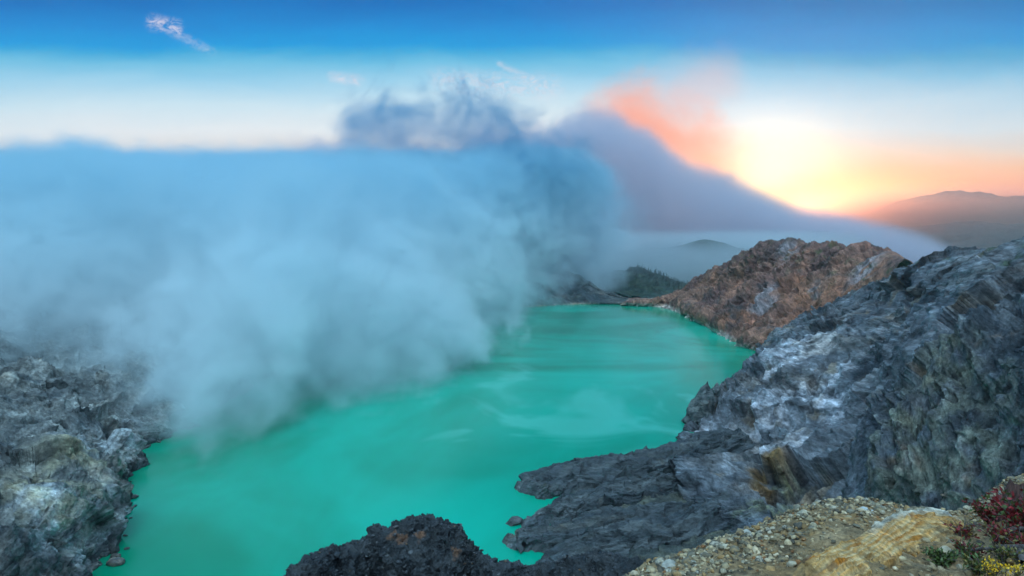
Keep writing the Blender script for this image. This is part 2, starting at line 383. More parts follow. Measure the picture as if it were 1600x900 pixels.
# columns run from the far spur in the lake to the near right; rows from foot to crest to back
rows = [
 [(1185, 572, '-8'), (1120, 640, '-8'), (1062, 708, '-6'), (1060, 745, '2'), (1085, 800, '6'), (1140, 850, '10'), (1250, 930, '20'), (1450, 1000, 235), (1900, 1000, 245)],
 [(1180, 560, '0'), (1118, 622, '1'), (1072, 690, '6'), (1100, 735, 345), (1150, 790, 285), (1200, 830, 255), (1290, 860, 235), (1450, 860, 240), (1800, 850, 250)],
 [(1183, 550, 700), (1165, 585, 590), (1130, 640, 480), (1180, 690, 390), (1220, 740, 325), (1260, 770, 290), (1330, 780, 265), (1470, 760, 262), (1760, 720, 262)],
 [(1190, 543, 705), (1195, 552, 640), (1185, 585, 540), (1250, 610, 450), (1300, 650, 380), (1350, 670, 330), (1420, 670, 300), (1540, 640, 280), (1750, 600, 270)],
 [(1200, 534, 708), (1225, 525, 665), (1235, 535, 590), (1310, 545, 500), (1370, 560, 430), (1430, 570, 375), (1500, 555, 330), (1600, 530, 290), (1780, 500, 250)],
 [(1212, 527, 712), (1258, 505, 675), (1285, 500, 620), (1350, 490, 545), (1410, 490, 480), (1470, 485, 425), (1550, 465, 380), (1650, 440, 340), (1800, 420, 300)],
 [(1225, 521, 716), (1290, 490, 680), (1332, 466, 640), (1385, 437, 585), (1440, 424, 525), (1505, 410, 465), (1600, 404, 410), (1720, 400, 370), (1850, 392, 330)],
 [(1235, 528, 735), (1300, 500, 710), (1350, 480, 680), (1410, 450, 630), (1460, 440, 580), (1530, 425, 520), (1620, 410, 470), (1740, 400, 430), (1880, 390, 400)],
 [(1260, 560, 760), (1330, 560, 760), (1390, 545, 740), (1450, 520, 700), (1500, 500, 660), (1580, 490, 610), (1680, 480, 560), (1800, 470, 520), (1950, 460, 480)]]
A = loft(rows, 620, 900); U, V_ = uv(A); N = normals(A)
crag = smooth(-.3, .5, fbm(A / 90 + 3, 3))
tap = smooth(0, 120, U) * .75 + .25
bed = fbm(np.stack([(U) / 90, (V_ + .10 * U) / 14, U * 0], -1), 5, ridge=True)
dsp = 11 * fbm(A / 85, 5) + 9 * facet(squash(A, (60, -410, 110), .55) / 30 + .35 * fbm(A / 22, 2)[..., None]) + 1.2 * facet(squash(A, (60, -410, 110), .7) / 9, 5) + 6 * gully(U, V_, 38, 90, -.55, 5, 2.) * (1 - smooth(150, 260, V_) * .6) + 3.6 * bed * smooth(20, 120, V_) + 1.5 * gully(U, V_, 11, 50, -.5, 4, 8.) + .9 * fbm(squash(A, (60, -410, 110), .7) / 5, 4, ridge=True) * (.3 + crag)
cliff = np.exp(-((U - np.interp(.36, [0, 1], [0, U.max()])) / 60) ** 2) * smooth(40, 60, V_) * (1 - smooth(110, 150, V_))
dsp += 8 * cliff * gully(U, V_, 14, 120, 0, 4, 4.)
A = A + N * (dsp * tap)[..., None]
wv = fbm(A / 30, 4)[..., None] * 22
st1 = gully(U, V_, 14, 90, -.55, 5, 3.)
base = mixc(np.ones(A.shape) * (.095, .097, .11), (.21, .205, .215), smooth(-.25, .3, fbm(A / 45, 5)))
base = mixc(base, (.025, .034, .046), .85 * smooth(-.1, .35, fbm(A / 38 + 7, 5)))
base = mixc(base, (.17, .185, .21), .6 * smooth(.0, .5, bed))
base = mixc(base, (.56, .55, .60), .9 * spots(A, [(1205, 630, 34), (1235, 545, 48), (1195, 560, 30), (1270, 525, 30), (1180, 650, 30), (1120, 665, 22), (1300, 590, 22), (1310, 640, 20), (1225, 700, 22), (1290, 625, 15)], wv) * smooth(-.35, .25, fbm(A / 11, 5)))
base = mixc(base, (.19, .105, .035), .95 * spots(A, [(1200, 715, 11), (1193, 740, 12), (1190, 765, 10), (1215, 705, 7)], wv * .25))
base = mixc(base, (.24, .24, .13), .8 * spots(A, [(1225, 755, 11), (1210, 785, 13), (1170, 790, 12), (1240, 720, 8)], wv * .35) * smooth(-.5, .3, fbm(A / 6, 4)))
base = mixc(base, (.24, .16, .085), .6 * smooth(.15, .5, fbm(A / 25 + 41, 4)))
base = mixc(base, (.05, .085, .03), .7 * smooth(.15, .45, fbm(A / 22 + 77, 4)) * smooth(95, 125, A[..., 2]))
o = link('crater_wall', make_mesh('crater_wall', A, grid_faces(620, 900), rmD, base)); tag(o, kind='structure')

# near buttress on the right
rmB = rock_mat('green_grey_rock', 1.4, 1., .9, grain=(.15, .1, 1, .6))
rows = [
 [(1330, 900, 200), (1370, 900, 175), (1385, 900, 168), (1480, 900, 160), (1600, 900, 150), (1750, 900, 140), (1950, 900, 130)],
 [(1340, 790, 215), (1368, 800, 184), (1385, 800, 176), (1470, 800, 168), (1590, 790, 158), (1740, 780, 146), (1950, 760, 134)],
 [(1345, 720, 230), (1368, 722, 190), (1392, 718, 180), (1460, 715, 174), (1580, 700, 164), (1730, 680, 152), (1950, 650, 138)],
 [(1350, 668, 245), (1370, 668, 200), (1400, 655, 188), (1460, 640, 184), (1560, 620, 174), (1720, 590, 158), (1950, 560, 142)],
 [(1365, 650, 262), (1385, 640, 215), (1415, 612, 198), (1475, 565, 194), (1550, 540, 186), (1700, 510, 166), (1950, 480, 146)],
 [(1380, 645, 280), (1400, 632, 235), (1432, 600, 215), (1490, 540, 210), (1560, 505, 205), (1690, 460, 180), (1950, 430, 156)],
 [(1400, 660, 310), (1430, 660, 275), (1470, 620, 255), (1530, 560, 245), (1600, 520, 235), (1720, 490, 220), (1950, 470, 190)]]
A = loft(rows, 460, 560); U, V_ = uv(A); N = normals(A)
dsp = 5 * fbm(A / 40 + 3, 5) + 3.2 * facet(A / np.array([11, 11, 34.]) + .3 * fbm(A / 8, 2)[..., None]) + 0.9 * facet(A / np.array([3., 3., 9]), 5) + 5.6 * gully(U, V_, 16, 60, .12, 5, 1.) + 1.3 * gully(U, V_, 4, 18, .2, 4, 6.) + .55 * fbm(A / 2.2, 4, ridge=True)
A = A + N * (dsp)[..., None]
base = mixc(np.ones(A.shape) * (.065, .078, .095), (.12, .13, .15), smooth(-.25, .3, gully(U, V_, 12, 45, .1, 4)))
wv = fbm(A / 12, 4)[..., None] * 9
base = mixc(base, (.17, .175, .135), .85 * spots(A, [(1400, 700, 26), (1410, 760, 22), (1440, 720, 22), (1460, 640, 16), (1500, 680, 16), (1530, 760, 14), (1480, 560, 14), (1560, 600, 10)], wv) * smooth(-.4, .2, fbm(A / 6, 4)))
base = mixc(base, (.028, .036, .046), .85 * smooth(-.05, .4, fbm(A / 18 + 7, 5)))
base = mixc(base, (.26, .16, .10), .8 * smooth(.25, .5, fbm(A / 14 + 23, 4)))
base = mixc(base, (.30, .31, .30), .6 * smooth(.3, .6, fbm(A / 9 + 3, 4)))
o = link('cliff', make_mesh('cliff', A, grid_faces(460, 560), rmB, base)); tag(o, kind='structure')

# ------------------------------------------------------------------ left shore slope
rmG = rock_mat('ash_grey_rock', 3., 1., .85, grain=(.8, -.5, .1, .6))
rows = [
 [(60, 1150, '-6'), (150, 930, '-6'), (172, 880, '-5'), (178, 850, '-5'), (212, 796, '-5'), (205, 762, '-5'), (236, 728, '-5'), (244, 702, '-5'), (275, 686, '-5'), (322, 668, '-5'), (345, 645, '-5'), (420, 600, '-5'), (520, 555, '-5')],
 [(0, 1120, '2'), (110, 915, '2'), (140, 875, '2'), (150, 845, '3'), (186, 790, '3'), (184, 757, '2'), (212, 722, '2'), (222, 698, '2'), (250, 680, '2'), (292, 664, '2'), (318, 640, '2'), (395, 596, '2'), (500, 552, '2')],
 [(-60, 1060, '14'), (60, 880, '14'), (100, 840, '16'), (112, 810, '18'), (140, 755, '20'), (150, 735, '14'), (175, 702, '14'), (190, 685, '10'), (215, 665, '12'), (255, 645, '12'), (290, 620, '14'), (370, 575, '14'), (480, 530, '16')],
 [(-160, 1000, '26'), (0, 850, '26'), (40, 800, '30'), (60, 770, '32'), (75, 705, '32'), (90, 690, '24'), (120, 670, '22'), (150, 650, '20'), (180, 632, '20'), (215, 610, '20'), (250, 585, '22'), (330, 540, '24'), (450, 500, '28')],
 [(-350, 950, '38'), (-100, 830, '36'), (-60, 770, '34'), (-40, 730, '32'), (-30, 680, '30'), (0, 655, '26'), (40, 630, '24'), (80, 610, '24'), (110, 590, '26'), (150, 565, '28'), (190, 540, '32'), (280, 490, '42'), (400, 455, '52')],
 [(-700, 900, '60'), (-300, 760, '50'), (-250, 700, '50'), (-220, 660, '46'), (-180, 620, '42'), (-150, 590, '40'), (-100, 565, '40'), (-60, 545, '42'), (-10, 520, '46'), (50, 495, '52'), (100, 470, '60'), (200, 430, '78'), (340, 410, '85')],
 [(-1300, 760, '90'), (-700, 600, '74'), (-600, 560, '70'), (-520, 530, '66'), (-450, 510, '66'), (-400, 495, '68'), (-330, 480, '70'), (-260, 465, '74'), (-180, 450, '78'), (-90, 430, '82'), (0, 415, '86'), (120, 395, '98'), (280, 385, '104')]]
A = loft(rows, 640, 760); U, V_ = uv(A); N = normals(A)
fd = smooth(0, 25, V_) * .6 + .4
dsp = 8 * facet(squash(A, (.8, -.5, .1), .4) / 26 + .35 * fbm(A / 20, 2)[..., None]) + 2 * facet(squash(A, (.8, -.5, .1), .6) / 7, 5) + 9 * fbm(A / 60, 4, ridge=True) + 5 * fbm(A / 25 + 5, 5) + 3.2 * gully(U, V_, 14, 60, .4, 5, 2.) + 1.3 * fbm(A / 5.5, 4, ridge=True)
A = A + N * (dsp * fd)[..., None]
base = mixc(np.ones(A.shape) * (.13, .138, .14), (.28, .28, .265), smooth(-.3, .3, fbm(A / 35, 5)))
base = mixc(base, (.035, .045, .055), .85 * smooth(.0, .4, fbm(A / 28 + 17, 5)))
wv = fbm(A / 30, 4)[..., None] * 22
base = mixc(base, (.48, .52, .55), .85 * spots(A, [(150, 690, 30), (110, 790, 26), (90, 810, 22), (160, 820, 20), (110, 690, 24), (200, 650, 18), (120, 860, 20)], wv) * smooth(-.3, .25, fbm(A / 9, 5)))
base = mixc(base, (.38, .34, .22), .7 * spots(A, [(130, 705, 30), (100, 740, 35), (115, 770, 26), (60, 780, 20)], wv) * smooth(-.3, .3, fbm(A / 13 + 4, 4)))
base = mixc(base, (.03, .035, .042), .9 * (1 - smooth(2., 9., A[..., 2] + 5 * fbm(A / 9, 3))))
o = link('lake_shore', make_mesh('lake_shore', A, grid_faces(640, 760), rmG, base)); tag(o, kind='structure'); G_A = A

# crater wall behind the steam
rows = [
 [(480, 575, '-6'), (600, 530, '-6'), (700, 505, '-6'), (790, 487, '-6'), (880, 478, '-5'), (960, 478, '-5'), (1010, 480, '-5')],
 [(470, 545, 720), (590, 505, '8'), (690, 488, '8'), (785, 474, '8'), (878, 472, '4'), (955, 472, '4'), (1010, 474, '4')],
 [(440, 460, 820), (560, 430, 1000), (670, 415, 1150), (770, 412, 1250), (870, 430, 1260), (950, 462, '6'), (1020, 471, '5')],
 [(400, 400, 950), (540, 385, 1130), (650, 382, 1280), (760, 388, 1360), (860, 412, 1340), (950, 458, '8'), (1030, 469, '3')],
 [(380, 420, 1200), (520, 410, 1330), (640, 405, 1450), (750, 410, 1520), (850, 430, 1480), (950, 465, 1400), (1040, 476, 1290)]]
A = loft(rows, 200, 420); U, V_ = uv(A); N = normals(A)
A = A + N * ((9 * gully(U, V_, 50, 120, .3, 5) + 6 * fbm(A / 45, 5)) * smooth(0, 40, V_) * smooth(0, 200, U.max() - U))[..., None]
base = mixc(np.ones(A.shape) * (.06, .07, .08), (.14, .13, .12), smooth(-.2, .4, fbm(A / 50, 5)))
base = mixc(base, (.45, .36, .28), (1 - smooth(.5, 4, A[..., 2])) * smooth(-.3, .3, fbm(A / 25, 3)) * .7)
o = link('crater_wall', make_mesh('crater_wall', A, grid_faces(200, 420), rmE, base)); tag(o, kind='structure')

# ------------------------------------------------------------------ shore bench and lava tongues
rmC = rock_mat('shore_rubble', 1.4, .9, .6)
rows = [
 [(840, 790, '-4'), (870, 808, '-4'), (865, 822, '-4'), (880, 850, '-4'), (860, 872, '-4'), (830, 892, '-4'), (820, 930, '-4'), (800, 1000, '-4')],
 [(900, 775, '1'), (915, 792, '1'), (920, 815, '1'), (930, 845, '2'), (920, 865, '2'), (900, 885, '3'), (890, 930, '4'), (880, 1000, '6')],
 [(980, 745, '2'), (1000, 768, '4'), (1010, 790, '5'), (1020, 815, '6'), (1020, 845, '8'), (1010, 870, '10'), (1000, 910, '12'), (1000, 1000, '16')],
 [(1065, 715, '2'), (1090, 740, '7'), (1100, 770, '9'), (1105, 800, '12'), (1110, 830, '15'), (1110, 860, '18'), (1120, 900, '22'), (1120, 1000, '28')],
 [(1120, 700, '8'), (1150, 735, '14'), (1165, 765, '18'), (1180, 790, '22'), (1190, 820, '26'), (1200, 850, '30'), (1230, 890, '38'), (1260, 1000, '46')]]
A = loft(rows, 420, 420); U, V_ = uv(A); N = normals(A)
dsp = 1.4 * facet(A / 7) + 2.6 * fbm(A / 28, 5) + 1.5 * gully(U, V_, 7, 60, .2, 4) * .6 + .5 * fbm(A / 3, 4, ridge=True)
A = A + N * dsp[..., None]
base = mixc(np.ones(A.shape) * (.055, .065, .065), (.13, .135, .11), smooth(-.2, .3, fbm(A / 14, 5)))
base = mixc(base, (.15, .15, .115), .7 * spots(A, [(1100, 780, 26), (1070, 800, 26), (1130, 810, 20), (1090, 820, 20)]))
base = mixc(base, (.02, .027, .032), .9 * (1 - smooth(0, 6, A[..., 2] + 3 * fbm(A / 6, 3))))
base = mixc(base, (.34, .35, .36), .8 * spots(A, [(940, 850, 6), (950, 860, 5)], fbm(A / 8, 3)[..., None] * 6))
o = link('lake_shore', make_mesh('lake_shore', A, grid_faces(420, 420), rmC, base)); tag(o, kind='structure'); C_A = A

rmT = rock_mat('dark_lava', 1.6, 1., .7, rough=.62, spec=.55, grain=(-110, 10, 0, .75))
def tongue(name, path, wid, hgt, label, cat='rock', seed=0., nu=420, nv=110):
    pth = crom(np.array([PZ(x, y, 0) for x, y in path]), nu); W = crom(np.array(wid, float), nu); Hh = crom(np.array(hgt, float), nu)
    tg = np.gradient(pth, axis=0); tg /= np.linalg.norm(tg, axis=1)[:, None]; sd_ = np.stack([-tg[:, 1], tg[:, 0], tg[:, 2] * 0], -1)
    a = np.linspace(-1, 1, nv)
    A = pth[None] + sd_[None] * (a[:, None, None] * W[None, :, None])
    prof = np.sqrt(np.clip(1 - np.abs(a) ** 2.2, 0, 1))
    A[..., 2] = -3 + (Hh[None] + 3) * prof[:, None]
    L = np.concatenate([[0], np.cumsum(np.linalg.norm(np.diff(pth, axis=0), axis=1))])
    U = np.broadcast_to(L[None], A.shape[:2]); V_ = a[:, None] * W[None]
    N = normals(A); Q = np.stack([U / 26, V_ / 3.6 + 1.2 * fbm(np.stack([U / 30, V_ / 30, U * 0 + seed], -1), 2), U * 0 + seed], -1)
    dsp = 2.0 * facet(np.stack([U / 9, V_ / 5, U * 0], -1) + .4 * fbm(A / 6, 2)[..., None], seed) + 1.9 * fbm(Q, 4, ridge=True) + 2.6 * fbm(A / 17 + seed, 4) + .45 * fbm(A / 2.2, 3, ridge=True)
    en = (smooth(0, 8, U) * .8 + .2)
    A = A + N * (dsp * en)[..., None]
    A[..., :2] += (sd_[None] * (4 * fbm(np.stack([U / 22, U * 0, U * 0 + seed + 9], -1), 3))[..., None])[..., :2]
    c = mixc(np.ones(A.shape) * (.05, .06, .07), (.11, .12, .125), smooth(-.2, .4, fbm(Q * .8 + 3, 4)))
    c = mixc(c, (.02, .026, .032), .8 * smooth(0, .4, fbm(A / 9 + 12, 4)))
    c = mixc(c, (.17, .14, .10), .6 * smooth(.3, .6, fbm(A / 12 + 33, 4)))
    o = link(name, make_mesh(name, A, grid_faces(nv, nu), rmT, c)); tag(o, label, cat)
    return o
tongue('lava_ridge', [(812, 770), (826, 765), (860, 758), (910, 752), (960, 748), (1010, 742), (1070, 728), (1150, 705)], [2, 11, 15, 17, 18, 18, 18, 20], [-1, 6, 8, 10, 11, 11, 12, 14],
       'long dark striated rock tongue reaching into the lake, the farthest and broadest of three', seed=1.)
tongue('lava_ridge', [(815, 826), (835, 818), (870, 806), (920, 798), (980, 790), (1040, 778), (1120, 755)], [1.5, 5, 8, 11, 12, 12, 13], [-1, 3, 5, 8, 9, 9, 10],
       'middle dark rock tongue, low and narrow at its tip beside the small round islet', seed=4.)
tongue('lava_ridge', [(784, 846), (797, 846), (830, 847), (875, 850), (930, 845), (990, 838), (1080, 825)], [1.5, 5, 7, 12, 15, 15, 14], [-1, 3, 4, 6, 9, 11, 12],
       'nearest dark rock tongue with a hooked tip and a pale streaked patch', seed=8.)
tongue('lava_ridge', [(835, 893), (870, 880), (920, 872), (980, 866), (1060, 868), (1140, 850)], [2, 7, 10, 13, 14, 15], [0, 5, 9, 13, 17, 22],
       'blackish rounded rock mound at the water edge just right of the black gravel knoll', seed=12.)

ico_v, ico_f = None, None
def ico(sub=2):
    t = (1 + 5 ** .5) / 2
    v = [(-1, t, 0), (1, t, 0), (-1, -t, 0), (1, -t, 0), (0, -1, t), (0, 1, t), (0, -1, -t), (0, 1, -t), (t, 0, -1), (t, 0, 1), (-t, 0, -1), (-t, 0, 1)]
    v = [np.array(q) / np.linalg.norm(q) for q in v]
    f = [(0, 11, 5), (0, 5, 1), (0, 1, 7), (0, 7, 10), (0, 10, 11), (1, 5, 9), (5, 11, 4), (11, 10, 2), (10, 7, 6), (7, 1, 8), (3, 9, 4), (3, 4, 2), (3, 2, 6), (3, 6, 8), (3, 8, 9), (4, 9, 5), (2, 4, 11), (6, 2, 10), (8, 6, 7), (9, 8, 1)]
    for _ in range(sub):
        mid = {}; nf = []
        def mp(a, b):
            k = (min(a, b), max(a, b))
            if k not in mid: q = v[a] + v[b]; v.append(q / np.linalg.norm(q)); mid[k] = len(v) - 1
            return mid[k]
        for a, b, c in f:
            x, y, z = mp(a, b), mp(b, c), mp(c, a); nf += [(a, x, z), (b, y, x), (c, z, y), (x, y, z)]
        f = nf
    return np.array(v), np.array(f)
ICO = {k: ico(k) for k in (0, 1, 2, 3, 4)}
def boulder(name, size, mat, c0, c1, seed, sub=3, ang=.35):
    v, f = ICO[sub]; v = v.copy()
    # chipped faces: clamp against random planes
    rr = np.random.default_rng(seed)
    for _ in range(9):
        nrm = rr.normal(size=3); nrm /= np.linalg.norm(nrm); dlim = rr.uniform(.55, .9)
        e = v @ nrm; v = v - np.clip(e - dlim, 0, None)[:, None] * nrm * .9
    v = v * (1 + ang * .35 * fbm(v * 1.3 + seed, 3))[:, None] + v * (.06 * fbm(v * 5 + seed, 3))[:, None]
    c = mixc(np.ones(v.shape) * c0, c1, smooth(-.3, .3, fbm(v * 2 + seed, 3)))
    return make_mesh(name, v * np.array(size), f, mat, c)
for (px, py, r_, lb) in ((803, 816, 3.4, 'small dark round islet just off the middle rock tongue'), (181, 879, 2.6, 'pale brown boulder in the water off the lower left shore'), (181, 869, 1.5, 'tiny black rock in the water next to a pale brown boulder by the left shore')):
    o = link('islet_rock', boulder('islet_rock', (r_ * 1.5, r_, r_ * .8), rmT, (.05, .055, .06) if 'pale' not in lb else (.22, .18, .14), (.1, .1, .1), int(px), 4)); o.location = PZ(px, py, 0.2 * r_); tag(o, lb, 'rock')

shore_pts = {}
def shore_rocks(A, n_, mats, smin, smax, label, group, cond=lambda s: s > -9):
    q = A.reshape(-1, 3); sx_ = 800 + F * q[:, 0] / np.maximum(q[:, 1], 1); ok = np.where((np.abs(q[:, 2] - .2) < .7) & cond(sx_) & (q[:, 1] > 100))[0]
    if not len(ok): return
    ms = [boulder('shore_rock', (1, .8, .6), mats[0], mats[1], mats[2], 500 + k, 2) for k in range(5)]
    for k in rng.choice(ok, min(n_, len(ok)), replace=False):
        o = link('shore_rock', random.choice(ms)); s_k = random.choice((1, 1, 1.8)) * random.uniform(smin, smax); o.scale = (s_k,) * 3
        o.rotation_euler = (random.uniform(-.4, .4), random.uniform(-.4, .4), random.uniform(0, 6)); p = q[k] + np.array([random.uniform(-3, 3), random.uniform(-3, 3), 0]); p[2] = .1 * s_k; o.location = p
        tag(o, label, 'rock', group)
shore_rocks(G_A, 60, (rmT, (.05, .055, .06), (.16, .15, .14)), .7, 1.7, 'dark loose rock at the water edge of the left shore', 'loose rocks along the left shore', lambda s: (s > 80) & (s < 340))
shore_rocks(E_A, 60, (rmE, (.45, .36, .31), (.62, .52, .46)), 1., 2.4, 'pale loose rock at the foot of the red brown far wall', 'pale loose rocks along the far right shore', lambda s: s > 980)
shore_rocks(C_A, 30, (rmT, (.04, .045, .05), (.12, .12, .12)), .4, 1.0, 'small black rock in the water around the rock tongues', 'small black rocks around the rock tongues')
# rock spires at the water
def spire(px, py, h, r_, seed, label, lean=(0, 0)):
    b = PZ(px, py, -1); nu, nv = 90, 90
    th = np.linspace(0, 2 * PI, nu); z = np.linspace(0, 1, nv)
    TH, ZZ = np.meshgrid(th, z)
    rad = r_ * (1 - ZZ ** 1.6) ** .9 * (1 + .25 * fbm(np.stack([np.cos(TH) * 1.5, np.sin(TH) * 1.5, ZZ * 1.2 + seed], -1), 3, ridge=True))
    A = np.stack([np.cos(TH) * rad * 1.3 + lean[0] * ZZ, np.sin(TH) * rad + lean[1] * ZZ, ZZ * h], -1)
    A = A + (fbm(A / 3 + seed, 3)[..., None] * .8 + 2.2 * facet(A / np.array([4, 4, 9.]), seed)[..., None] * (1 - .6 * ZZ[..., None])) * (np.stack([np.cos(TH), np.sin(TH), TH * 0], -1))
    A[:, -1] = A[:, 0]
    c = mixc(np.ones(A.shape) * (.06, .075, .08), (.14, .15, .15), smooth(-.3, .3, fbm(A / 4 + seed, 4)))
    o = link('rock_spire', make_mesh('rock_spire', A, grid_faces(nv, nu), rmT, c)); o.location = b; tag(o, label, 'rock')
spire(1092, 664, 33, 8, 1, 'tall dark pointed rock spire rising at the foot of the right crater wall', (6, 2))
spire(1108, 650, 26, 7, 5, 'shorter pointed rock spire just right of the tall one on the right shore', (6, 2))

# ------------------------------------------------------------------ black knoll, bottom centre
rmK = rock_mat('black_gravel', .16, 1., .7, rough=.55, spec=.6)
cr = [(300, 1000, 26), (420, 930, 27), (480, 886, 28), (530, 868, 29), (575, 850, 30), (610, 828, 30), (645, 817, 30), (688, 817, 30), (712, 832, 29.5), (730, 856, 29), (765, 879, 28), (810, 890, 27), (860, 893, 26), (905, 876, 25), (950, 874, 24), (990, 890, 23), (1040, 905, 22), (1120, 940, 21)]
crest = np.array([P(*q) for q in cr]); dr = crest.copy(); dr[:, 2] = 0; dr /= np.linalg.norm(dr, axis=1)[:, None]
rows = []
for k, dz in ((9, -14), (5, -7), (2, -1.8), (.7, -.35), (0, 0), (-.8, -.3), (-2.2, -1.4), (-4.5, -3.6), (-8, -8)):
    q = crest + dr * k; q[:, 2] += dz; rows.append([v for v in q])
A = loft(rows, 420, 700); U, V_ = uv(A); N = normals(A)
dsp = .18 * facet(A / 1.1) + .10 * facet(A / .35) + .45 * fbm(A / 2.5, 4) + .30 * fbm(A / .9, 4, ridge=True) + .10 * fbm(A / .22, 3, ridge=True)
A = A + N * dsp[..., None]
base = mixc(np.ones(A.shape) * (.018, .022, .028), (.05, .055, .062), smooth(-.2, .4, fbm(A / 1.2, 5)))
base = mixc(base, (.22, .10, .05), .8 * spots(A, [(625, 838, .5), (655, 832, .4), (715, 862, .4), (612, 835, .3)], fbm(A / .4, 3)[..., None] * .3))
ko = link('gravel_knoll', make_mesh('gravel_knoll', A, grid_faces(420, 700), rmK, base)); tag(ko, 'black gravelly rock knoll at the bottom centre above the lake', 'rock outcrop')
K_A, K_N = A, N

# ------------------------------------------------------------------ foreground rim
rmR = rock_mat('rim_soil', .05, .9, .55, rough=.9, spec=.3)
edge = [(500, 1350, 2.6), (800, 1120, 3.3), (930, 960, 4.2), (1000, 903, 5.0), (1060, 880, 5.6), (1130, 848, 6.2), (1170, 831, 6.6), (1230, 815, 7.0), (1285, 792, 7.5), (1340, 784, 8.0), (1410, 800, 8.4), (1480, 803, 8.7), (1530, 793, 9.0), (1570, 762, 9.8), (1605, 745, 10.5), (1700, 700, 12), (1850, 640, 15)]
ec = np.array([P(*q) for q in edge]); dr = ec.copy(); dr[:, 2] = 0; dr /= np.linalg.norm(dr, axis=1)[:, None]
rr_ = np.linalg.norm(ec[:, :2], axis=1)
rows = []
for k, dz in ((14, -16), (6, -7), (2.2, -2.2), (.7, -.45)):
    q = ec + dr * k; q[:, 2] += dz; rows.append([v for v in q])
rows.append([v for v in ec])
for fr, zz in ((.8, .72), (.6, .5), (.42, .30), (.25, .12), (-.1, .0), (-1.2, 0.)):
    q = ec.copy(); q[:, :2] *= fr; q[:, 2] = (H - 1.75) * (1 - zz) + ec[:, 2] * zz; rows.append([v for v in q])
A = loft(rows, 760, 1000); U, V_ = uv(A); N = normals(A)
dsp = .12 * fbm(A / .9, 4) + .035 * fbm(A / .25, 4, ridge=True) + .012 * fbm(A / .06, 3)
A = A + N * dsp[..., None]
base = mixc(np.ones(A.shape) * (.29, .185, .09), (.42, .29, .165), smooth(-.3, .3, fbm(A / .5, 5)))
base = mixc(base, (.07, .06, .045), .7 * smooth(.05, .4, fbm(A / .8 + 17, 5)))
go = link('rim_ground', make_mesh('rim_ground', A, grid_faces(760, 1000), rmR, base)); tag(go, kind='structure')
R_A, R_N = A, N

def on_rim(px, py):
    return near(R_A, px, py)

# sulphur stained banded outcrop on the rim
rmS = rock_mat('sulphur_rock', .05, .8, .6, rough=.9, spec=.25)
top = [(1215, 925), (1260, 893), (1310, 866), (1350, 846), (1385, 822), (1425, 807), (1465, 808), (1500, 826), (1515, 845)]
bot = [(1290, 960), (1330, 925), (1370, 905), (1400, 885), (1430, 868), (1455, 852), (1480, 845), (1500, 845), (1518, 850)]
T_ = np.array([on_rim(*q) for q in top]); B_ = np.array([on_rim(*q) for q in bot])
rows = []
for k, h in ((-.18, -.22), (-.02, .04), (.12, .085), (.35, .085), (.6, .06), (.85, .02), (1.1, -.15)):
    q = T_ * (1 - k) + B_ * k; q[:, 2] += h; q[0, 2] -= .15; q[-1, 2] -= .2; rows.append([v for v in q])
A = loft(rows, 260, 480); U, V_ = uv(A); N = normals(A)
band = V_ / .10 + 1.1 * fbm(np.stack([U / .9, V_ / .35, U * 0], -1), 4)
strat = np.abs((band % 1) - .35) * 1.6; strat = np.clip(strat, 0, 1)
dsp = .04 * smooth(.0, .22, band % 1) * (1 - (band % 1)) * smooth(-.3, .2, fbm(A / .5 + 8, 3)) + .035 * fbm(A / .6, 3) + .022 * facet(A / np.array([.3, .3, .12])) + .006 * facet(A / .05)
A = A + N * dsp[..., None]
base = mixc(np.ones(A.shape) * (.58, .31, .10), (.64, .46, .25), strat)
base = mixc(base, (.45, .17, .025), smooth(.0, .45, fbm(np.stack([U / .5, band * .9, U * 0], -1), 4)))
base = mixc(base, (.17, .13, .08), .7 * smooth(.1, .5, fbm(A / .3 + 5, 4)) * smooth(.55, .8, V_ / V_.max()))
vn = V_ / V_.max() + .12 * fbm(A / .3, 4); un = U / U.max() + .05 * fbm(A / .3 + 5, 4)
base = mixc(base, (.62, .56, .46), (1 - smooth(.34, .46, vn)) * smooth(.34, .46, un) * (1 - smooth(.84, .93, un)))
ed = 1 - smooth(.0, .16, np.minimum(V_ / V_.max(), 1 - V_ / V_.max()) + .10 * fbm(A / .2, 3)); ed = np.maximum(ed, 1 - smooth(.02, .12, np.minimum(U / U.max(), 1 - U / U.max()) + .05 * fbm(A / .2 + 3, 3)))
base = mixc(base, (.24, .165, .09), np.clip(ed, 0, 1))
base = mixc(base, (.20, .13, .07), .75 * smooth(.15, .45, fbm(A / .28 + 40, 4)))
o = link('sulphur_outcrop', make_mesh('sulphur_outcrop', A, grid_faces(260, 480), rmS, base)); tag(o, 'orange and white banded sulphur stained rock in the right foreground', 'rock outcrop')

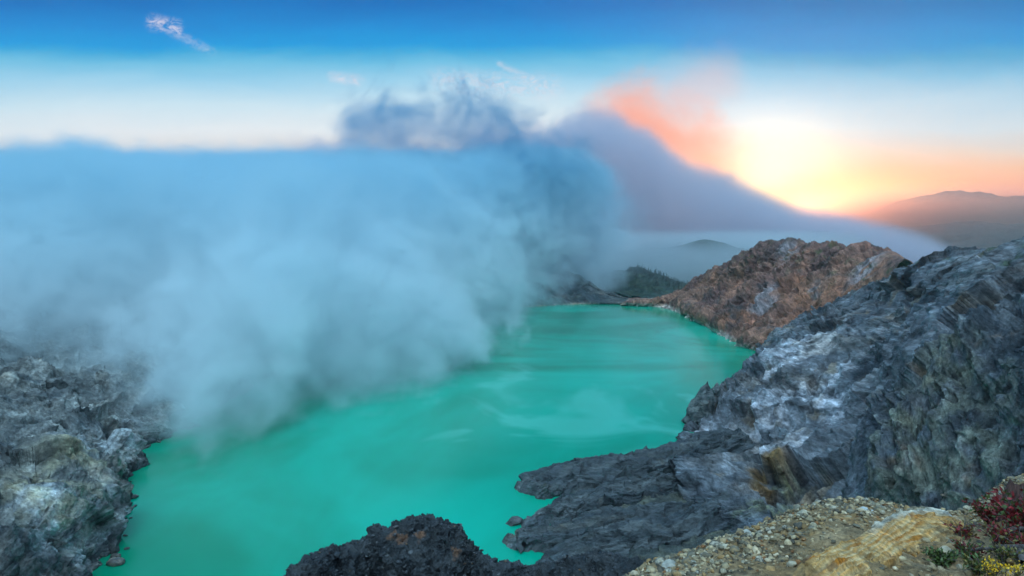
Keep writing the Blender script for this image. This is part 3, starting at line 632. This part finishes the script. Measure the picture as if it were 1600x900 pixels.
# gravel: uncountable small stones as one object
def scatter_mesh(name, pts, nrm, sizes, cols, mat, sub=0, flat=.6):
    v, f = ICO[sub]; n_ = len(pts); nvt = len(v)
    rr = np.random.default_rng(5)
    Mv = np.repeat(v[None], n_, 0) * (1 + .28 * rr.normal(size=(n_, nvt, 1)).clip(-1.2, 1.2))
    sc3 = sizes[:, None] * rr.uniform(.6, 1.4, (n_, 3)); sc3[:, 2] *= flat
    Mv = Mv * sc3[:, None]
    a = rr.uniform(0, 2 * PI, n_); ca, sa = np.cos(a), np.sin(a); b = rr.normal(0, .4, n_); cb, sb = np.cos(b), np.sin(b)
    y2 = Mv[..., 1] * cb[:, None] - Mv[..., 2] * sb[:, None]; z2 = Mv[..., 1] * sb[:, None] + Mv[..., 2] * cb[:, None]
    x3 = Mv[..., 0] * ca[:, None] - y2 * sa[:, None]; y3 = Mv[..., 0] * sa[:, None] + y2 * ca[:, None]
    W_ = np.stack([x3, y3, z2], -1) + pts[:, None] + nrm[:, None] * sizes[:, None, None] * .25
    ff = (f[None] + (np.arange(n_) * nvt)[:, None, None]).reshape(-1, 3)
    cc = np.repeat(cols[:, None], nvt, 1)
    return make_mesh(name, W_, ff, mat, cc, smoothf=False)
def pick(A, N, n_, cond):
    q = A.reshape(-1, 3); nn = N.reshape(-1, 3); s = q[:, 0] / np.maximum(q[:, 1], .01); t = (q[:, 2] - H) / np.maximum(q[:, 1], .01)
    # area weight
    ar = np.linalg.norm(np.cross(np.gradient(A, axis=1), np.gradient(A, axis=0)), axis=-1).ravel()
    ok = cond(q) * ar; k = rng.choice(len(q), n_, p=ok / ok.sum())
    return q[k] + rng.normal(0, .01, (n_, 3)), nn[k]
stm = rock_mat('pale_stone', .03, .5, .35, rough=.85, spec=.3)
cols_tab = np.array([(.46, .38, .26), (.30, .25, .17), (.17, .16, .13), (.36, .24, .12), (.09, .085, .075), (.58, .50, .38), (.26, .13, .06)])
ridge_pts = ec
def rimcond(q):
    r = np.linalg.norm(q[:, :2], axis=1); infront = (q[:, 1] > .8) & (q[:, 0] > -.5) & (r < 17)
    e = np.interp(np.arctan2(q[:, 0], q[:, 1]), np.arctan2(ec[:, 0], ec[:, 1]), rr_)
    dd = np.abs(r - e); wgt = .25 + 2.2 * np.exp(-(dd / 1.3) ** 2)
    return infront * wgt * (.35 + smooth(-.2, .3, fbm(q / .7, 3))) / np.maximum(r, 2) ** .6
p_, n_ = pick(R_A, R_N, 52000, rimcond)
sz = np.exp(rng.normal(math.log(.0105), .6, len(p_))).clip(.004, .045)
cw = rng.choice(len(cols_tab), len(p_), p=[.24, .2, .18, .14, .1, .1, .04]); cc = cols_tab[cw] * rng.uniform(.6, 1.2, (len(p_), 1)) * np.array([1.1, 1., .88])
o = link('gravel', scatter_mesh('gravel', p_, n_, sz, cc, stm, 0)); tag(o, 'pale and brown loose gravel scattered over the foreground rim', 'gravel', kind='stuff')
p_, n_ = pick(K_A, K_N, 15000, lambda q: (q[:, 2] > -1e3) * 1.)
sz = np.exp(rng.normal(math.log(.05), .45, len(p_))).clip(.02, .16)
kc = np.array([(.03, .035, .042), (.06, .065, .075), (.12, .125, .135), (.16, .10, .06)])[rng.choice(4, len(p_), p=[.5, .33, .14, .03])]
o = link('gravel', scatter_mesh('gravel', p_, n_, sz, kc, rmK, 0)); tag(o, 'black loose gravel covering the dark knoll at the bottom centre', 'gravel', kind='stuff')

# countable stones on the rim
protos = [boulder('stone', (1, .8, .62), stm, cols_tab[i % 6] * .95, cols_tab[(i + 1) % 6], 100 + i, 2) for i in range(12)]
def place_stone(me, p, s, label, group=None, rz=None):
    o = link('stone', me); o.location = p; o.scale = (s, s, s)
    o.rotation_euler = (random.uniform(-.3, .3), random.uniform(-.3, .3), random.uniform(0, 6.28) if rz is None else rz)
    tag(o, label, 'stone', group); return o
def crest_cond(q):
    r = np.linalg.norm(q[:, :2], axis=1); a_ = np.arctan2(q[:, 0], q[:, 1])
    e = np.interp(a_, np.arctan2(ec[:, 0], ec[:, 1]), rr_)
    return ((q[:, 1] > .8) & (a_ > .15) & (a_ < .72)) * (np.exp(-((r - e + .5) / .55) ** 2) + .06 * (r < e) * (r > 3)) / np.maximum(r, 3)
p_, n_ = pick(R_A, R_N, 285, crest_cond)
for q, nn in zip(p_, n_):
    place_stone(random.choice(protos), q + nn * .01, random.choice((1, 1, 1, 1.5)) * random.uniform(.018, .048), 'pale grey or tan stone on the foreground rim', 'pale stones along the foreground rim')
brown = boulder('stone', (1, .9, .75), stm, (.26, .14, .07), (.33, .20, .11), 300, 3)
white = boulder('stone', (1.6, .7, .5), stm, (.55, .56, .55), (.62, .62, .6), 301, 3)
pale = boulder('stone', (1, .9, .8), stm, (.5, .48, .42), (.42, .40, .35), 302, 3)
place_stone(brown, on_rim(1267, 876), .06, 'round orange brown stone lying alone on the bare soil of the rim')
place_stone(white, on_rim(1352, 796), .085, 'long white stone, the largest white one among the rim gravel', rz=.5)
place_stone(pale, on_rim(1049, 884), .085, 'large pale knobbly boulder at the lower left end of the rim')
place_stone(pale, on_rim(1168, 835), .06, 'pale angular stone on the rim crest above the dark cliff')
place_stone(white, on_rim(1575, 775), .10, 'flat whitish stone on the rim at the right edge beside the stump', rz=1.2)

# ------------------------------------------------------------------ plants
def leaf_mat(name, c, rough=.55):
    m, n, b = mat_new(name); g = n.node('ShaderNodeNewGeometry')
    nz = n.noise(g.outputs['Position'], 18., 3, .6); rnd = g.outputs['Random Per Island']
    k = n.m('MULTIPLY_ADD', rnd, .9, .5); cc = n.mix(1., n.mix(nz, (*c, 1), (c[0] * 1.3, c[1] * .8, c[2] * .7, 1)), (1, 1, 1, 1), 'MULTIPLY')
    n.put(b.inputs['Base Color'], n.v('SCALE', cc, scale=k)); b.inputs['Roughness'].default_value = rough
    try: b.inputs['Subsurface Weight'].default_value = 0.
    except Exception: pass
    return m
M_red = leaf_mat('red_leaf', (.20, .018, .022)); M_green = leaf_mat('green_leaf', (.07, .13, .035)); M_yel = leaf_mat('yellow_flower', (.75, .55, .02)); M_olive = leaf_mat('olive_leaf', (.16, .16, .04))
M_wood, nw, bw = mat_new('grey_wood'); gw = nw.node('ShaderNodeNewGeometry')
nw.put(bw.inputs['Base Color'], nw.ramp(nw.noise(nw.v('MULTIPLY', gw.outputs['Position'], (1, 1, .15)), 60., 5, .6, .5), [(.3, (.05, .035, .03)), (.7, (.17, .13, .12))])); bw.inputs['Roughness'].default_value = .85
M_stump, nw, bw = mat_new('stump_wood'); gw = nw.node('ShaderNodeNewGeometry')
nz_ = nw.noise(nw.v('MULTIPLY', gw.outputs['Position'], (1, 1, .12)), 55., 5, .65, .5)
nw.put(bw.inputs['Base Color'], nw.ramp(nz_, [(.3, (.04, .018, .016)), (.7, (.16, .075, .06))])); bw.inputs['Roughness'].default_value = .8
bb = nw.node('ShaderNodeBump'); nw.put(bb.inputs['Height'], nz_); bb.inputs['Distance'].default_value = .02; nw.put(bw.inputs['Normal'], bb.outputs[0])

def tube(pts, radii, k=7):
    pts = np.array(pts, float); n_ = len(pts); tg = np.gradient(pts, axis=0); tg /= np.linalg.norm(tg, axis=1)[:, None] + 1e-9
    ref = np.array([0, 0, 1.]) if abs(tg[0][2]) < .8 else np.array([1., 0, 0])
    a = np.cross(tg, ref); a /= np.linalg.norm(a, axis=1)[:, None]; b = np.cross(tg, a)
    th = np.linspace(0, 2 * PI, k, endpoint=False)
    V = pts[:, None] + (np.cos(th)[None, :, None] * a[:, None] + np.sin(th)[None, :, None] * b[:, None]) * np.array(radii)[:, None, None]
    F_ = [(i * k + j, i * k + (j + 1) % k, (i + 1) * k + (j + 1) % k, (i + 1) * k + j) for i in range(n_ - 1) for j in range(k)]
    return V.reshape(-1, 3), np.array(F_)
def merge(L):
    V = []; F_ = []; o = 0
    for v, f in L: V.append(v); F_.append(f + o); o += len(v)
    return np.concatenate(V), np.concatenate(F_)
def leaf(p, dirn, L, W):
    dirn = dirn / np.linalg.norm(dirn); side = np.cross(dirn, rng.normal(size=3)); side /= np.linalg.norm(side) + 1e-9
    up = np.cross(side, dirn)
    v = np.array([p, p + dirn * L * .45 + side * W + up * L * .08, p + dirn * L, p + dirn * L * .45 - side * W + up * L * .08])
    return v, np.array([[0, 1, 2, 3]])
def shrub(name, base, height, spread, nst, label, mats, leafL=.045, cat='shrub', flowers=None, dens=14, wood=M_wood, lean=(0, 0)):
    if cat == 'shrub': height *= 1.0; spread *= 1.15; nst = int(nst * 2.2); dens = int(dens * 1.4)
    root = bpy.data.objects.new(name, None); C.objects.link(root); root.location = base; tag(root, label, cat)
    st_ = []; lv = {0: [], 1: []}; fl = []
    for i in range(nst):
        a = rng.uniform(0, 2 * PI); sp_ = spread * rng.uniform(.2, 1.); h = height * rng.uniform(.55, 1.)
        tip = np.array([math.cos(a) * sp_ + lean[0], math.sin(a) * sp_ + lean[1], h]); mid = tip * .5 + np.array([0, 0, h * .12]) + rng.normal(0, .015, 3)
        pts = crom(np.array([np.array([math.cos(a), math.sin(a), 0]) * .02 - [0, 0, .05], mid * .6, mid, tip]), 9)
        st_.append(tube(pts, np.linspace(.006, .002, 9), 5))
        for k in range(dens):
            u = rng.uniform(.25, 1.); q = pts[int(u * 8)] + rng.normal(0, .006, 3)
            dd = rng.normal(size=3) + (tip / np.linalg.norm(tip)) * 1.2
            lv[0 if rng.uniform() < .6 else 1].append(leaf(q, dd, leafL * rng.uniform(.6, 1.2), leafL * .25))
        if flowers:
            for k in range(14):
                q = pts[-1] + rng.normal(0, .018, 3); fl.append(leaf(q, rng.normal(size=3) + [0, 0, .6], leafL * .5, leafL * .24))
    v, f = merge(st_); o = link('stem', make_mesh('stem', v, f, wood)); o.parent = root
    for k in (0, 1):
        if lv[k]:
            v, f = merge(lv[k]); o = link('leaves', make_mesh('leaves', v, f, mats[k], smoothf=False)); o.parent = root
    if fl:
        v, f = merge(fl); o = link('flowers', make_mesh('flowers', v, f, flowers, smoothf=False)); o.parent = root
    return root
shrub('shrub', on_rim(1590, 828), .34, .26, 16, 'tall dark red leaved shrub at the right edge below the stump', (M_red, M_green), .055, dens=16)
shrub('shrub', on_rim(1545, 815), .20, .22, 13, 'red and green shrub on the rim crest left of the stump', (M_red, M_green), .045, dens=14)
shrub('shrub', on_rim(1560, 848), .20, .22, 11, 'twiggy shrub with sparse red leaves between fallen branches', (M_red, M_olive), .04, dens=8)
shrub('shrub', on_rim(1478, 880), .13, .16, 12, 'low dark green shrub right of the banded orange rock', (M_green, M_green), .035, dens=18)
shrub('shrub', on_rim(1510, 868), .12, .13, 9, 'low green shrub mixed with red leaves above the low green one', (M_green, M_red), .035, dens=14)
shrub('shrub', on_rim(1570, 878), .12, .15, 10, 'low olive shrub behind the yellow flowers', (M_olive, M_green), .03, dens=14)
shrub('shrub', on_rim(1505, 838), .15, .2, 9, 'dark twiggy shrub with few red leaves just right of the banded outcrop', (M_red, M_olive), .04, dens=6)
shrub('shrub', on_rim(1600, 862), .20, .18, 10, 'red tipped shrub at the right edge under the upper branch', (M_red, M_olive), .045, dens=10)
shrub('shrub', on_rim(1528, 892), .10, .16, 10, 'low green shrub left of the yellow flowers', (M_green, M_olive), .035, dens=14)
shrub('flowering_plant', on_rim(1548, 905), .13, .055, 9, 'larger clump of bright yellow flowers at the bottom right', (M_olive, M_olive), .03, 'flower', M_yel, 10)
shrub('flowering_plant', on_rim(1583, 904), .12, .045, 6, 'smaller clump of yellow flowers nearest the bottom right corner', (M_olive, M_olive), .03, 'flower', M_yel, 8)
# stump
b = on_rim(1588, 806)
nu, nv = 40, 30; TH, ZZ = np.meshgrid(np.linspace(0, 2 * PI, nu), np.linspace(0, 1, nv))
rad = .12 * (1.3 - .35 * ZZ) * (1 + .3 * fbm(np.stack([np.cos(TH) * 2, np.sin(TH) * 2, ZZ], -1), 3))
A = np.stack([np.cos(TH) * rad + .05 * ZZ, np.sin(TH) * rad, (ZZ * (.34 + .07 * np.sin(TH * 2 + 1) + .035 * np.sin(TH * 5)) - .05)], -1)
cap = A[-1].mean(0) - [0, 0, .08]
V = np.concatenate([A.reshape(-1, 3), cap[None]]); Fq = list(grid_faces(nv, nu)); k = (nv - 1) * nu
Fq = np.array(Fq + [[k + j, k + j + 1, nv * nu, nv * nu] for j in range(0)])
root = bpy.data.objects.new('tree_stump', None); C.objects.link(root); root.location = b; tag(root, 'broken dark reddish tree stump at the right edge of the rim', 'stump')
o = link('stump_bark', make_mesh('stump_bark', V[:-1], Fq, M_stump)); o.parent = root
top_ = np.stack([A[-1], np.broadcast_to(cap, A[-1].shape)]); o = link('broken_top', make_mesh('broken_top', top_, grid_faces(2, nu), M_stump)); o.parent = root
def branch(L, rads, label):
    g_ = [on_rim(*q[:2]) + np.array([0, 0, q[2]]) for q in L]; c = crom(np.array(g_), 30); c = c + rng.normal(0, .004, c.shape)
    org = c[0].copy(); v, f = tube(c - org, np.interp(np.linspace(0, 1, 30), np.linspace(0, 1, len(rads)), rads), 9)
    o = link('fallen_branch', make_mesh('fallen_branch', v, f, M_wood)); o.location = org; tag(o, label, 'branch')
branch([(1618, 838, .08), (1590, 840, .10), (1562, 842, .07), (1545, 850, .03)], [.018, .02, .016, .008], 'bent grey dead branch, upper one, left of the red shrub')
branch([(1615, 866, .05), (1580, 866, .07), (1545, 862, .05), (1505, 866, .02)], [.028, .022, .016, .007], 'long grey dead branch, lower one, above the yellow flowers')
branch([(1600, 850, .02), (1596, 866, .05), (1600, 880, .02)], [.03, .034, .02], 'short thick dark dead branch end at the right edge')

# ------------------------------------------------------------------ conifers behind the far shore
M_con = leaf_mat('conifer', (.035, .06, .04))
def conifer(seed):
    rr = np.random.default_rng(seed); L = []
    L.append(tube([(0, 0, 0), (0, 0, .5), (0, 0, 1)], [.02, .014, .004], 5))
    for k in range(11):
        z = .12 + .86 * k / 11; r_ = .17 * (1 - z) ** .8 + .015
        m_ = 8; a = np.linspace(0, 2 * PI, m_, endpoint=False) + rr.uniform(0, 6)
        for t in a:
            rl = r_ * rr.uniform(.6, 1.25); w_ = .05
            L.append((np.array([[0, 0, z + .05], [math.cos(t - .3) * rl * .6, math.sin(t - .3) * rl * .6, z], [math.cos(t) * rl, math.sin(t) * rl, z - .04], [math.cos(t + .3) * rl * .6, math.sin(t + .3) * rl * .6, z]]), np.array([[0, 1, 2, 3]])))
    v, f = merge(L); return make_mesh('conifer_tree', v, f, M_con, smoothf=False)
cons = [conifer(k) for k in range(4)]
q = forest_A.reshape(-1, 3); s_a = 800 + F * q[:, 0] / np.maximum(q[:, 1], 1)
okk = np.where((s_a > 885) & (s_a < 1120) & (q[:, 1] < 1400) & (q[:, 2] > 6))[0]
for k in rng.choice(okk, 260, replace=False):
    o = link('conifer_tree', random.choice(cons)); h = random.choice((1, 1, .7)) * random.uniform(6, 15); hw = h * random.uniform(.8, 1.7); o.scale = (hw, hw, h); o.location = q[k] - [0, 0, 1.5]; o.rotation_euler = (0, 0, random.uniform(0, 6))
    tag(o, 'small dark conifer in the misty wood behind the far shore', 'tree', 'conifers on the misty ridge behind the far shore')

# ------------------------------------------------------------------ haze
def vol_mat(name, color, dens, aniso, grid=False):
    m = bpy.data.materials.new(name); m.use_nodes = True; n = NT(m.node_tree); n.n.clear()
    v = n.node('ShaderNodeVolumePrincipled'); v.inputs['Color'].default_value = (*color, 1); v.inputs['Density'].default_value = dens; v.inputs['Anisotropy'].default_value = aniso
    v.inputs['Density Attribute'].default_value = 'density' if grid else ''
    o = n.node('ShaderNodeOutputMaterial'); n.l.new(v.outputs[0], o.inputs['Volume']); return m
HB = [(-11500, -9500, -120), (11500, 13500, 700)]
(x0, y0, z0), (x1, y1, z1) = HB; z1 = 700
V = [(x0, y0, z0), (x1, y0, z0), (x1, y1, z0), (x0, y1, z0), (x0, y0, z1), (x1, y0, z1), (x1, y1, z1), (x0, y1, z1)]
Fh = [[0, 3, 2, 1], [4, 5, 6, 7], [0, 1, 5, 4], [1, 2, 6, 5], [2, 3, 7, 6], [3, 0, 4, 7]]
HAZE = .00006
o = link('haze', make_mesh('haze', V, Fh, vol_mat('haze', (.86, .93, 1.), HAZE, .82), smoothf=False)); tag(o, 'thin blue morning haze over the far country', 'haze', kind='stuff')

# ------------------------------------------------------------------ steam, as density grids
def steam(name, mn, mx, res, mat, build, label):
    vd = bpy.data.volumes.new(name); o = bpy.data.objects.new(name, vd); C.objects.link(o)
    ng = bpy.data.node_groups.new(name, 'GeometryNodeTree'); ng.interface.new_socket('Geometry', in_out='OUTPUT', socket_type='NodeSocketGeometry')
    n = NT(ng); vc = n.node('GeometryNodeVolumeCube'); vc.inputs['Min'].default_value = mn; vc.inputs['Max'].default_value = mx
    for a, b in zip(('X', 'Y', 'Z'), res): vc.inputs['Resolution ' + a].default_value = b
    pos = n.node('GeometryNodeInputPosition').outputs[0]; sp3 = n.node('ShaderNodeSeparateXYZ'); n.put(sp3.inputs[0], pos)
    n.put(vc.inputs['Density'], build(n, pos, *sp3.outputs))
    sm = n.node('GeometryNodeSetMaterial'); sm.inputs['Material'].default_value = mat; n.l.new(vc.outputs[0], sm.inputs[0])
    go_ = n.node('NodeGroupOutput'); n.l.new(sm.outputs[0], go_.inputs[0])
    md = o.modifiers.new('steam', 'NODES'); md.node_group = ng; vd.materials.append(mat)
    tag(o, label, 'steam', kind='stuff'); return o

def main_steam(n, p, X, Y, Z):
    w1 = n.noise(p, .011, 6, .64, .7, out=0); w2 = n.noise(n.v('ADD', p, (500., 90., 40.)), .0045, 3, .5)
    w3 = n.noise(n.v('ADD', p, (50., 990., 400.)), .035, 4, .65, .8)
    wn = n.m('ADD', n.m('MULTIPLY', n.m('SUBTRACT', w1, .5), 400.), n.m('ADD', n.m('MULTIPLY', n.m('SUBTRACT', w2, .5), 200.), n.m('MULTIPLY', n.m('SUBTRACT', w3, .5), 250.)))
    xf = n.curve(Y, 300, 1600, -400, 500, [(300, -235), (372, -190), (460, -116), (577, -46), (650, -18), (800, 14), (980, 44), (1100, 105), (1200, 200), (1300, 255), (1450, 300), (1600, 380)])
    yf = n.curve(X, -1000, 0, 300, 900, [(-1000, 520), (-700, 480), (-450, 460), (-330, 450), (-260, 425), (-215, 375), (-180, 340), (0, 300)])
    a = n.m('SUBTRACT', xf, X); b = n.m('MULTIPLY', n.m('SUBTRACT', Y, yf), .9)
    dfront = n.m('MINIMUM', a, b)
    # overhang: the cloud leans back as it rises
    ratio = n.m('DIVIDE', X, Y)
    el = n.curve(ratio, -1., .5, -.05, .25, [(-1., .105), (-.5, .106), (-.2, .104), (-.05, .112), (.05, .118), (.15, .10), (.22, .06), (.32, .0), (.5, -.03)])
    topm = n.m('MULTIPLY_ADD', el, Y, 150.)
    topm = n.m('MINIMUM', topm, n.m('MULTIPLY_ADD', dfront, 1.3, n.m('MAXIMUM', n.lin(X, -350, -230, 95., 50.), n.lin(Y, 700, 1150, 50., 190.))))
    dtop = n.m('MULTIPLY', n.m('SUBTRACT', topm, Z), 1.)
    wt = n.m('MULTIPLY', wn, n.lin(Z, 130, 250, .4, .2))
    d1 = n.ss(n.m('ADD', dfront, n.m('MULTIPLY', wn, .6)), -5, n.m('ADD', n.lin(Y, 600, 1400, 38, 130), n.lin(X, -420, -230, 110, 0)))
    d2 = n.ss(n.m('ADD', dtop, wt), -10, 45)
    hole = n.m('MULTIPLY', n.ss(n.m('DIVIDE', X, Y), .05, .24, 1., .2), n.m('MULTIPLY', n.ss(w1, .40, .60, .35, 1.5), n.ss(w3, .38, .62, .6, 1.3)))
    zf = n.ss(Z, -6, 14, .25, 1.)
    return n.m('MULTIPLY', n.m('MULTIPLY', n.m('MULTIPLY', d1, d2), hole), zf)
STM = vol_mat('steam', (.80, .925, .985), .022, .1, True)
_n = NT(STM.node_tree); _g2 = _n.node('ShaderNodeNewGeometry'); _sp = _n.node('ShaderNodeSeparateXYZ'); _n.put(_sp.inputs[0], _g2.outputs['Position'])
_v = [q for q in _n.n if q.type == 'PRINCIPLED_VOLUME'][0]
_n.put(_v.inputs['Color'], _n.mix(_n.ss(_sp.outputs[2], 70, 260), (.88, .965, .99), (.52, .78, .88)))      # near white below, tinted darker and bluer upwards to counter the overhead light
steam('steam_cloud', (-1150, 300, -4), (420, 1600, 330), (350, 290, 100), STM, main_steam, 'thick pale blue steam bank rising from the left half of the lake')

def far_smoke(n, p, X, Y, Z):
    ratio = n.m('DIVIDE', X, Y); w1 = n.noise(p, .0025, 4, .55, .3); w2 = n.noise(p, .009, 4, .6, .3)
    el = n.curve(ratio, -.6, .9, -.1, .25, [(-.6, .10), (-.3, T(246)), (-.1, T(240)), (-.05, T(216)), (.0, T(204)), (.09, T(194)), (.147, T(184)), (.2, T(203)), (.27, T(238)), (.365, T(288)), (.42, T(312)), (.46, T(324)), (.57, T(345)), (.66, T(366)), (.735, T(398)), (.8, T(415)), (.9, T(430))])
    top = n.m('MULTIPLY_ADD', el, Y, 150.)
    amp = n.lin(ratio, .1, .5, 1., .12)
    wn = n.m('MULTIPLY', n.m('ADD', n.m('MULTIPLY', n.m('SUBTRACT', w1, .5), 330.), n.m('MULTIPLY', n.m('SUBTRACT', w2, .5), 220.)), amp)
    d2 = n.ss(n.m('ADD', n.m('SUBTRACT', top, Z), wn), -30, 80)
    yy = n.m('MULTIPLY', n.ss(Y, 2120, 2300), n.ss(Y, 2600, 2700, 1, 0))
    xx = n.m('MULTIPLY', n.ss(ratio, -.55, -.3), n.ss(X, 2300, 2450, 1, 0))
    return n.m('MULTIPLY', n.m('MULTIPLY', d2, yy), n.m('MULTIPLY', xx, n.ss(w1, .3, .6, .6, 1.2)))
SMK = vol_mat('drifting_smoke', (.86, .825, .88), .010, .4, True)
steam('smoke_bank', (-1500, 2100, -40), (2480, 2720, 690), (300, 46, 80), SMK, far_smoke, 'long grey lavender smoke bank sloping down to the right beneath the sunrise')

def valley(n, p, X, Y, Z):
    w1 = n.noise(n.v('MULTIPLY', p, (1, 1, 3.)), .0018, 4, .55, .5)
    top = n.m('MULTIPLY_ADD', w1, 130., n.lin(Y, 1300, 2100, 30, 80))
    return n.m('MULTIPLY', n.ss(n.m('SUBTRACT', top, Z), 0, 40, .12, 1.), n.m('MULTIPLY', n.m('MULTIPLY', n.ss(Y, 1240, 1480), n.ss(n.m('DIVIDE', X, Y), .45, .62, 1, 0)), n.ss(Z, 90, 132, 1, 0)))
steam('valley_fog', (-900, 1230, -60), (2300, 2090, 200), (120, 44, 52), vol_mat('valley_fog', (.97, .99, 1.), 0.0085, .6, True), valley, 'thin blue fog lying over the low wooded hills beyond the far shore')

def mist(n, p, X, Y, Z):
    w1 = n.noise(n.v('MULTIPLY', p, (1, 1, 4.)), .0006, 3, .5)
    return n.m('MULTIPLY', n.ss(n.m('ADD', Z, n.m('MULTIPLY', w1, 120.)), 300, 480, 1, 0), n.m('MULTIPLY', n.ss(Y, 3200, 4500), n.ss(n.m('DIVIDE', X, Y), .42, .62)))
steam('morning_mist', (1200, 3200, -80), (9800, 8200, 640), (70, 50, 36), vol_mat('morning_mist', (1., .76, .64), .0008, .93, True), mist, 'rose coloured mist in front of the distant mountains under the sunrise')  # sunrise pink is put into the mist's own colour

def wisps(n, p, X, Y, Z):
    ratio = n.m('DIVIDE', X, Y); elv = n.m('DIVIDE', n.m('SUBTRACT', Z, 150.), Y)
    w1 = n.noise(p, .0085, 6, .66, 1.6); w2 = n.noise(n.v('ADD', p, (70, 800, 10)), .02, 4, .6, .4)
    top = n.curve(ratio, -.4, .2, .0, .3, [(-.4, .0), (-.29, T(190)), (-.25, T(158)), (-.2, T(150)), (-.15, T(148)), (-.1, T(150)), (-.04, T(150)), (.02, T(175)), (.07, T(205)), (.12, T(225)), (.2, .08)])
    dt = n.m('ADD', n.m('MULTIPLY', n.m('SUBTRACT', top, elv), 1100.), n.m('ADD', n.m('MULTIPLY', n.m('SUBTRACT', w1, .5), 330.), n.m('MULTIPLY', n.m('SUBTRACT', w2, .5), 150.)))
    lo = n.ss(dt, 45, 120, 1., .35); d = n.m('MULTIPLY', n.ss(dt, -10, 60), lo)
    hole = n.ss(w1, .40, .68, .04, 1.)
    yy = n.m('MULTIPLY', n.ss(Y, 1080, 1140), n.ss(Y, 1260, 1320, 1, 0))
    xx = n.m('MULTIPLY', n.ss(ratio, -.31, -.25), n.ss(ratio, .10, .17, 1, 0))
    return n.m('MULTIPLY', n.m('MULTIPLY', d, n.m('MULTIPLY', hole, xx)), n.m('MULTIPLY', yy, n.ss(Z, 225, 260)))
WSP = vol_mat('dark_wisp', (.22, .52, .70), .024, .1, True)
steam('smoke_wisp', (-460, 1070, 215), (260, 1330, 470), (180, 65, 90), WSP, wisps, 'dark blue ragged smoke wisps curling above the steam bank')

# ------------------------------------------------------------------ render settings
vs = sc.view_settings; vs.view_transform = 'Standard'; vs.look = 'None'; vs.exposure = 0; vs.gamma = 1; vs.use_curve_mapping = False
cy = sc.cycles; cy.use_denoising = True
try: cy.denoiser = 'OPENIMAGEDENOISE'; cy.denoising_input_passes = 'RGB_ALBEDO_NORMAL'
except Exception: pass
cy.max_bounces = 8; cy.diffuse_bounces = 2; cy.glossy_bounces = 2; cy.transmission_bounces = 2; cy.volume_bounces = 6; cy.transparent_max_bounces = 4
cy.volume_step_rate = 2.; cy.volume_max_steps = 128; cy.use_adaptive_sampling = True; cy.adaptive_threshold = .03
cy.sample_clamp_indirect = 8; cy.caustics_reflective = False; cy.caustics_refractive = False
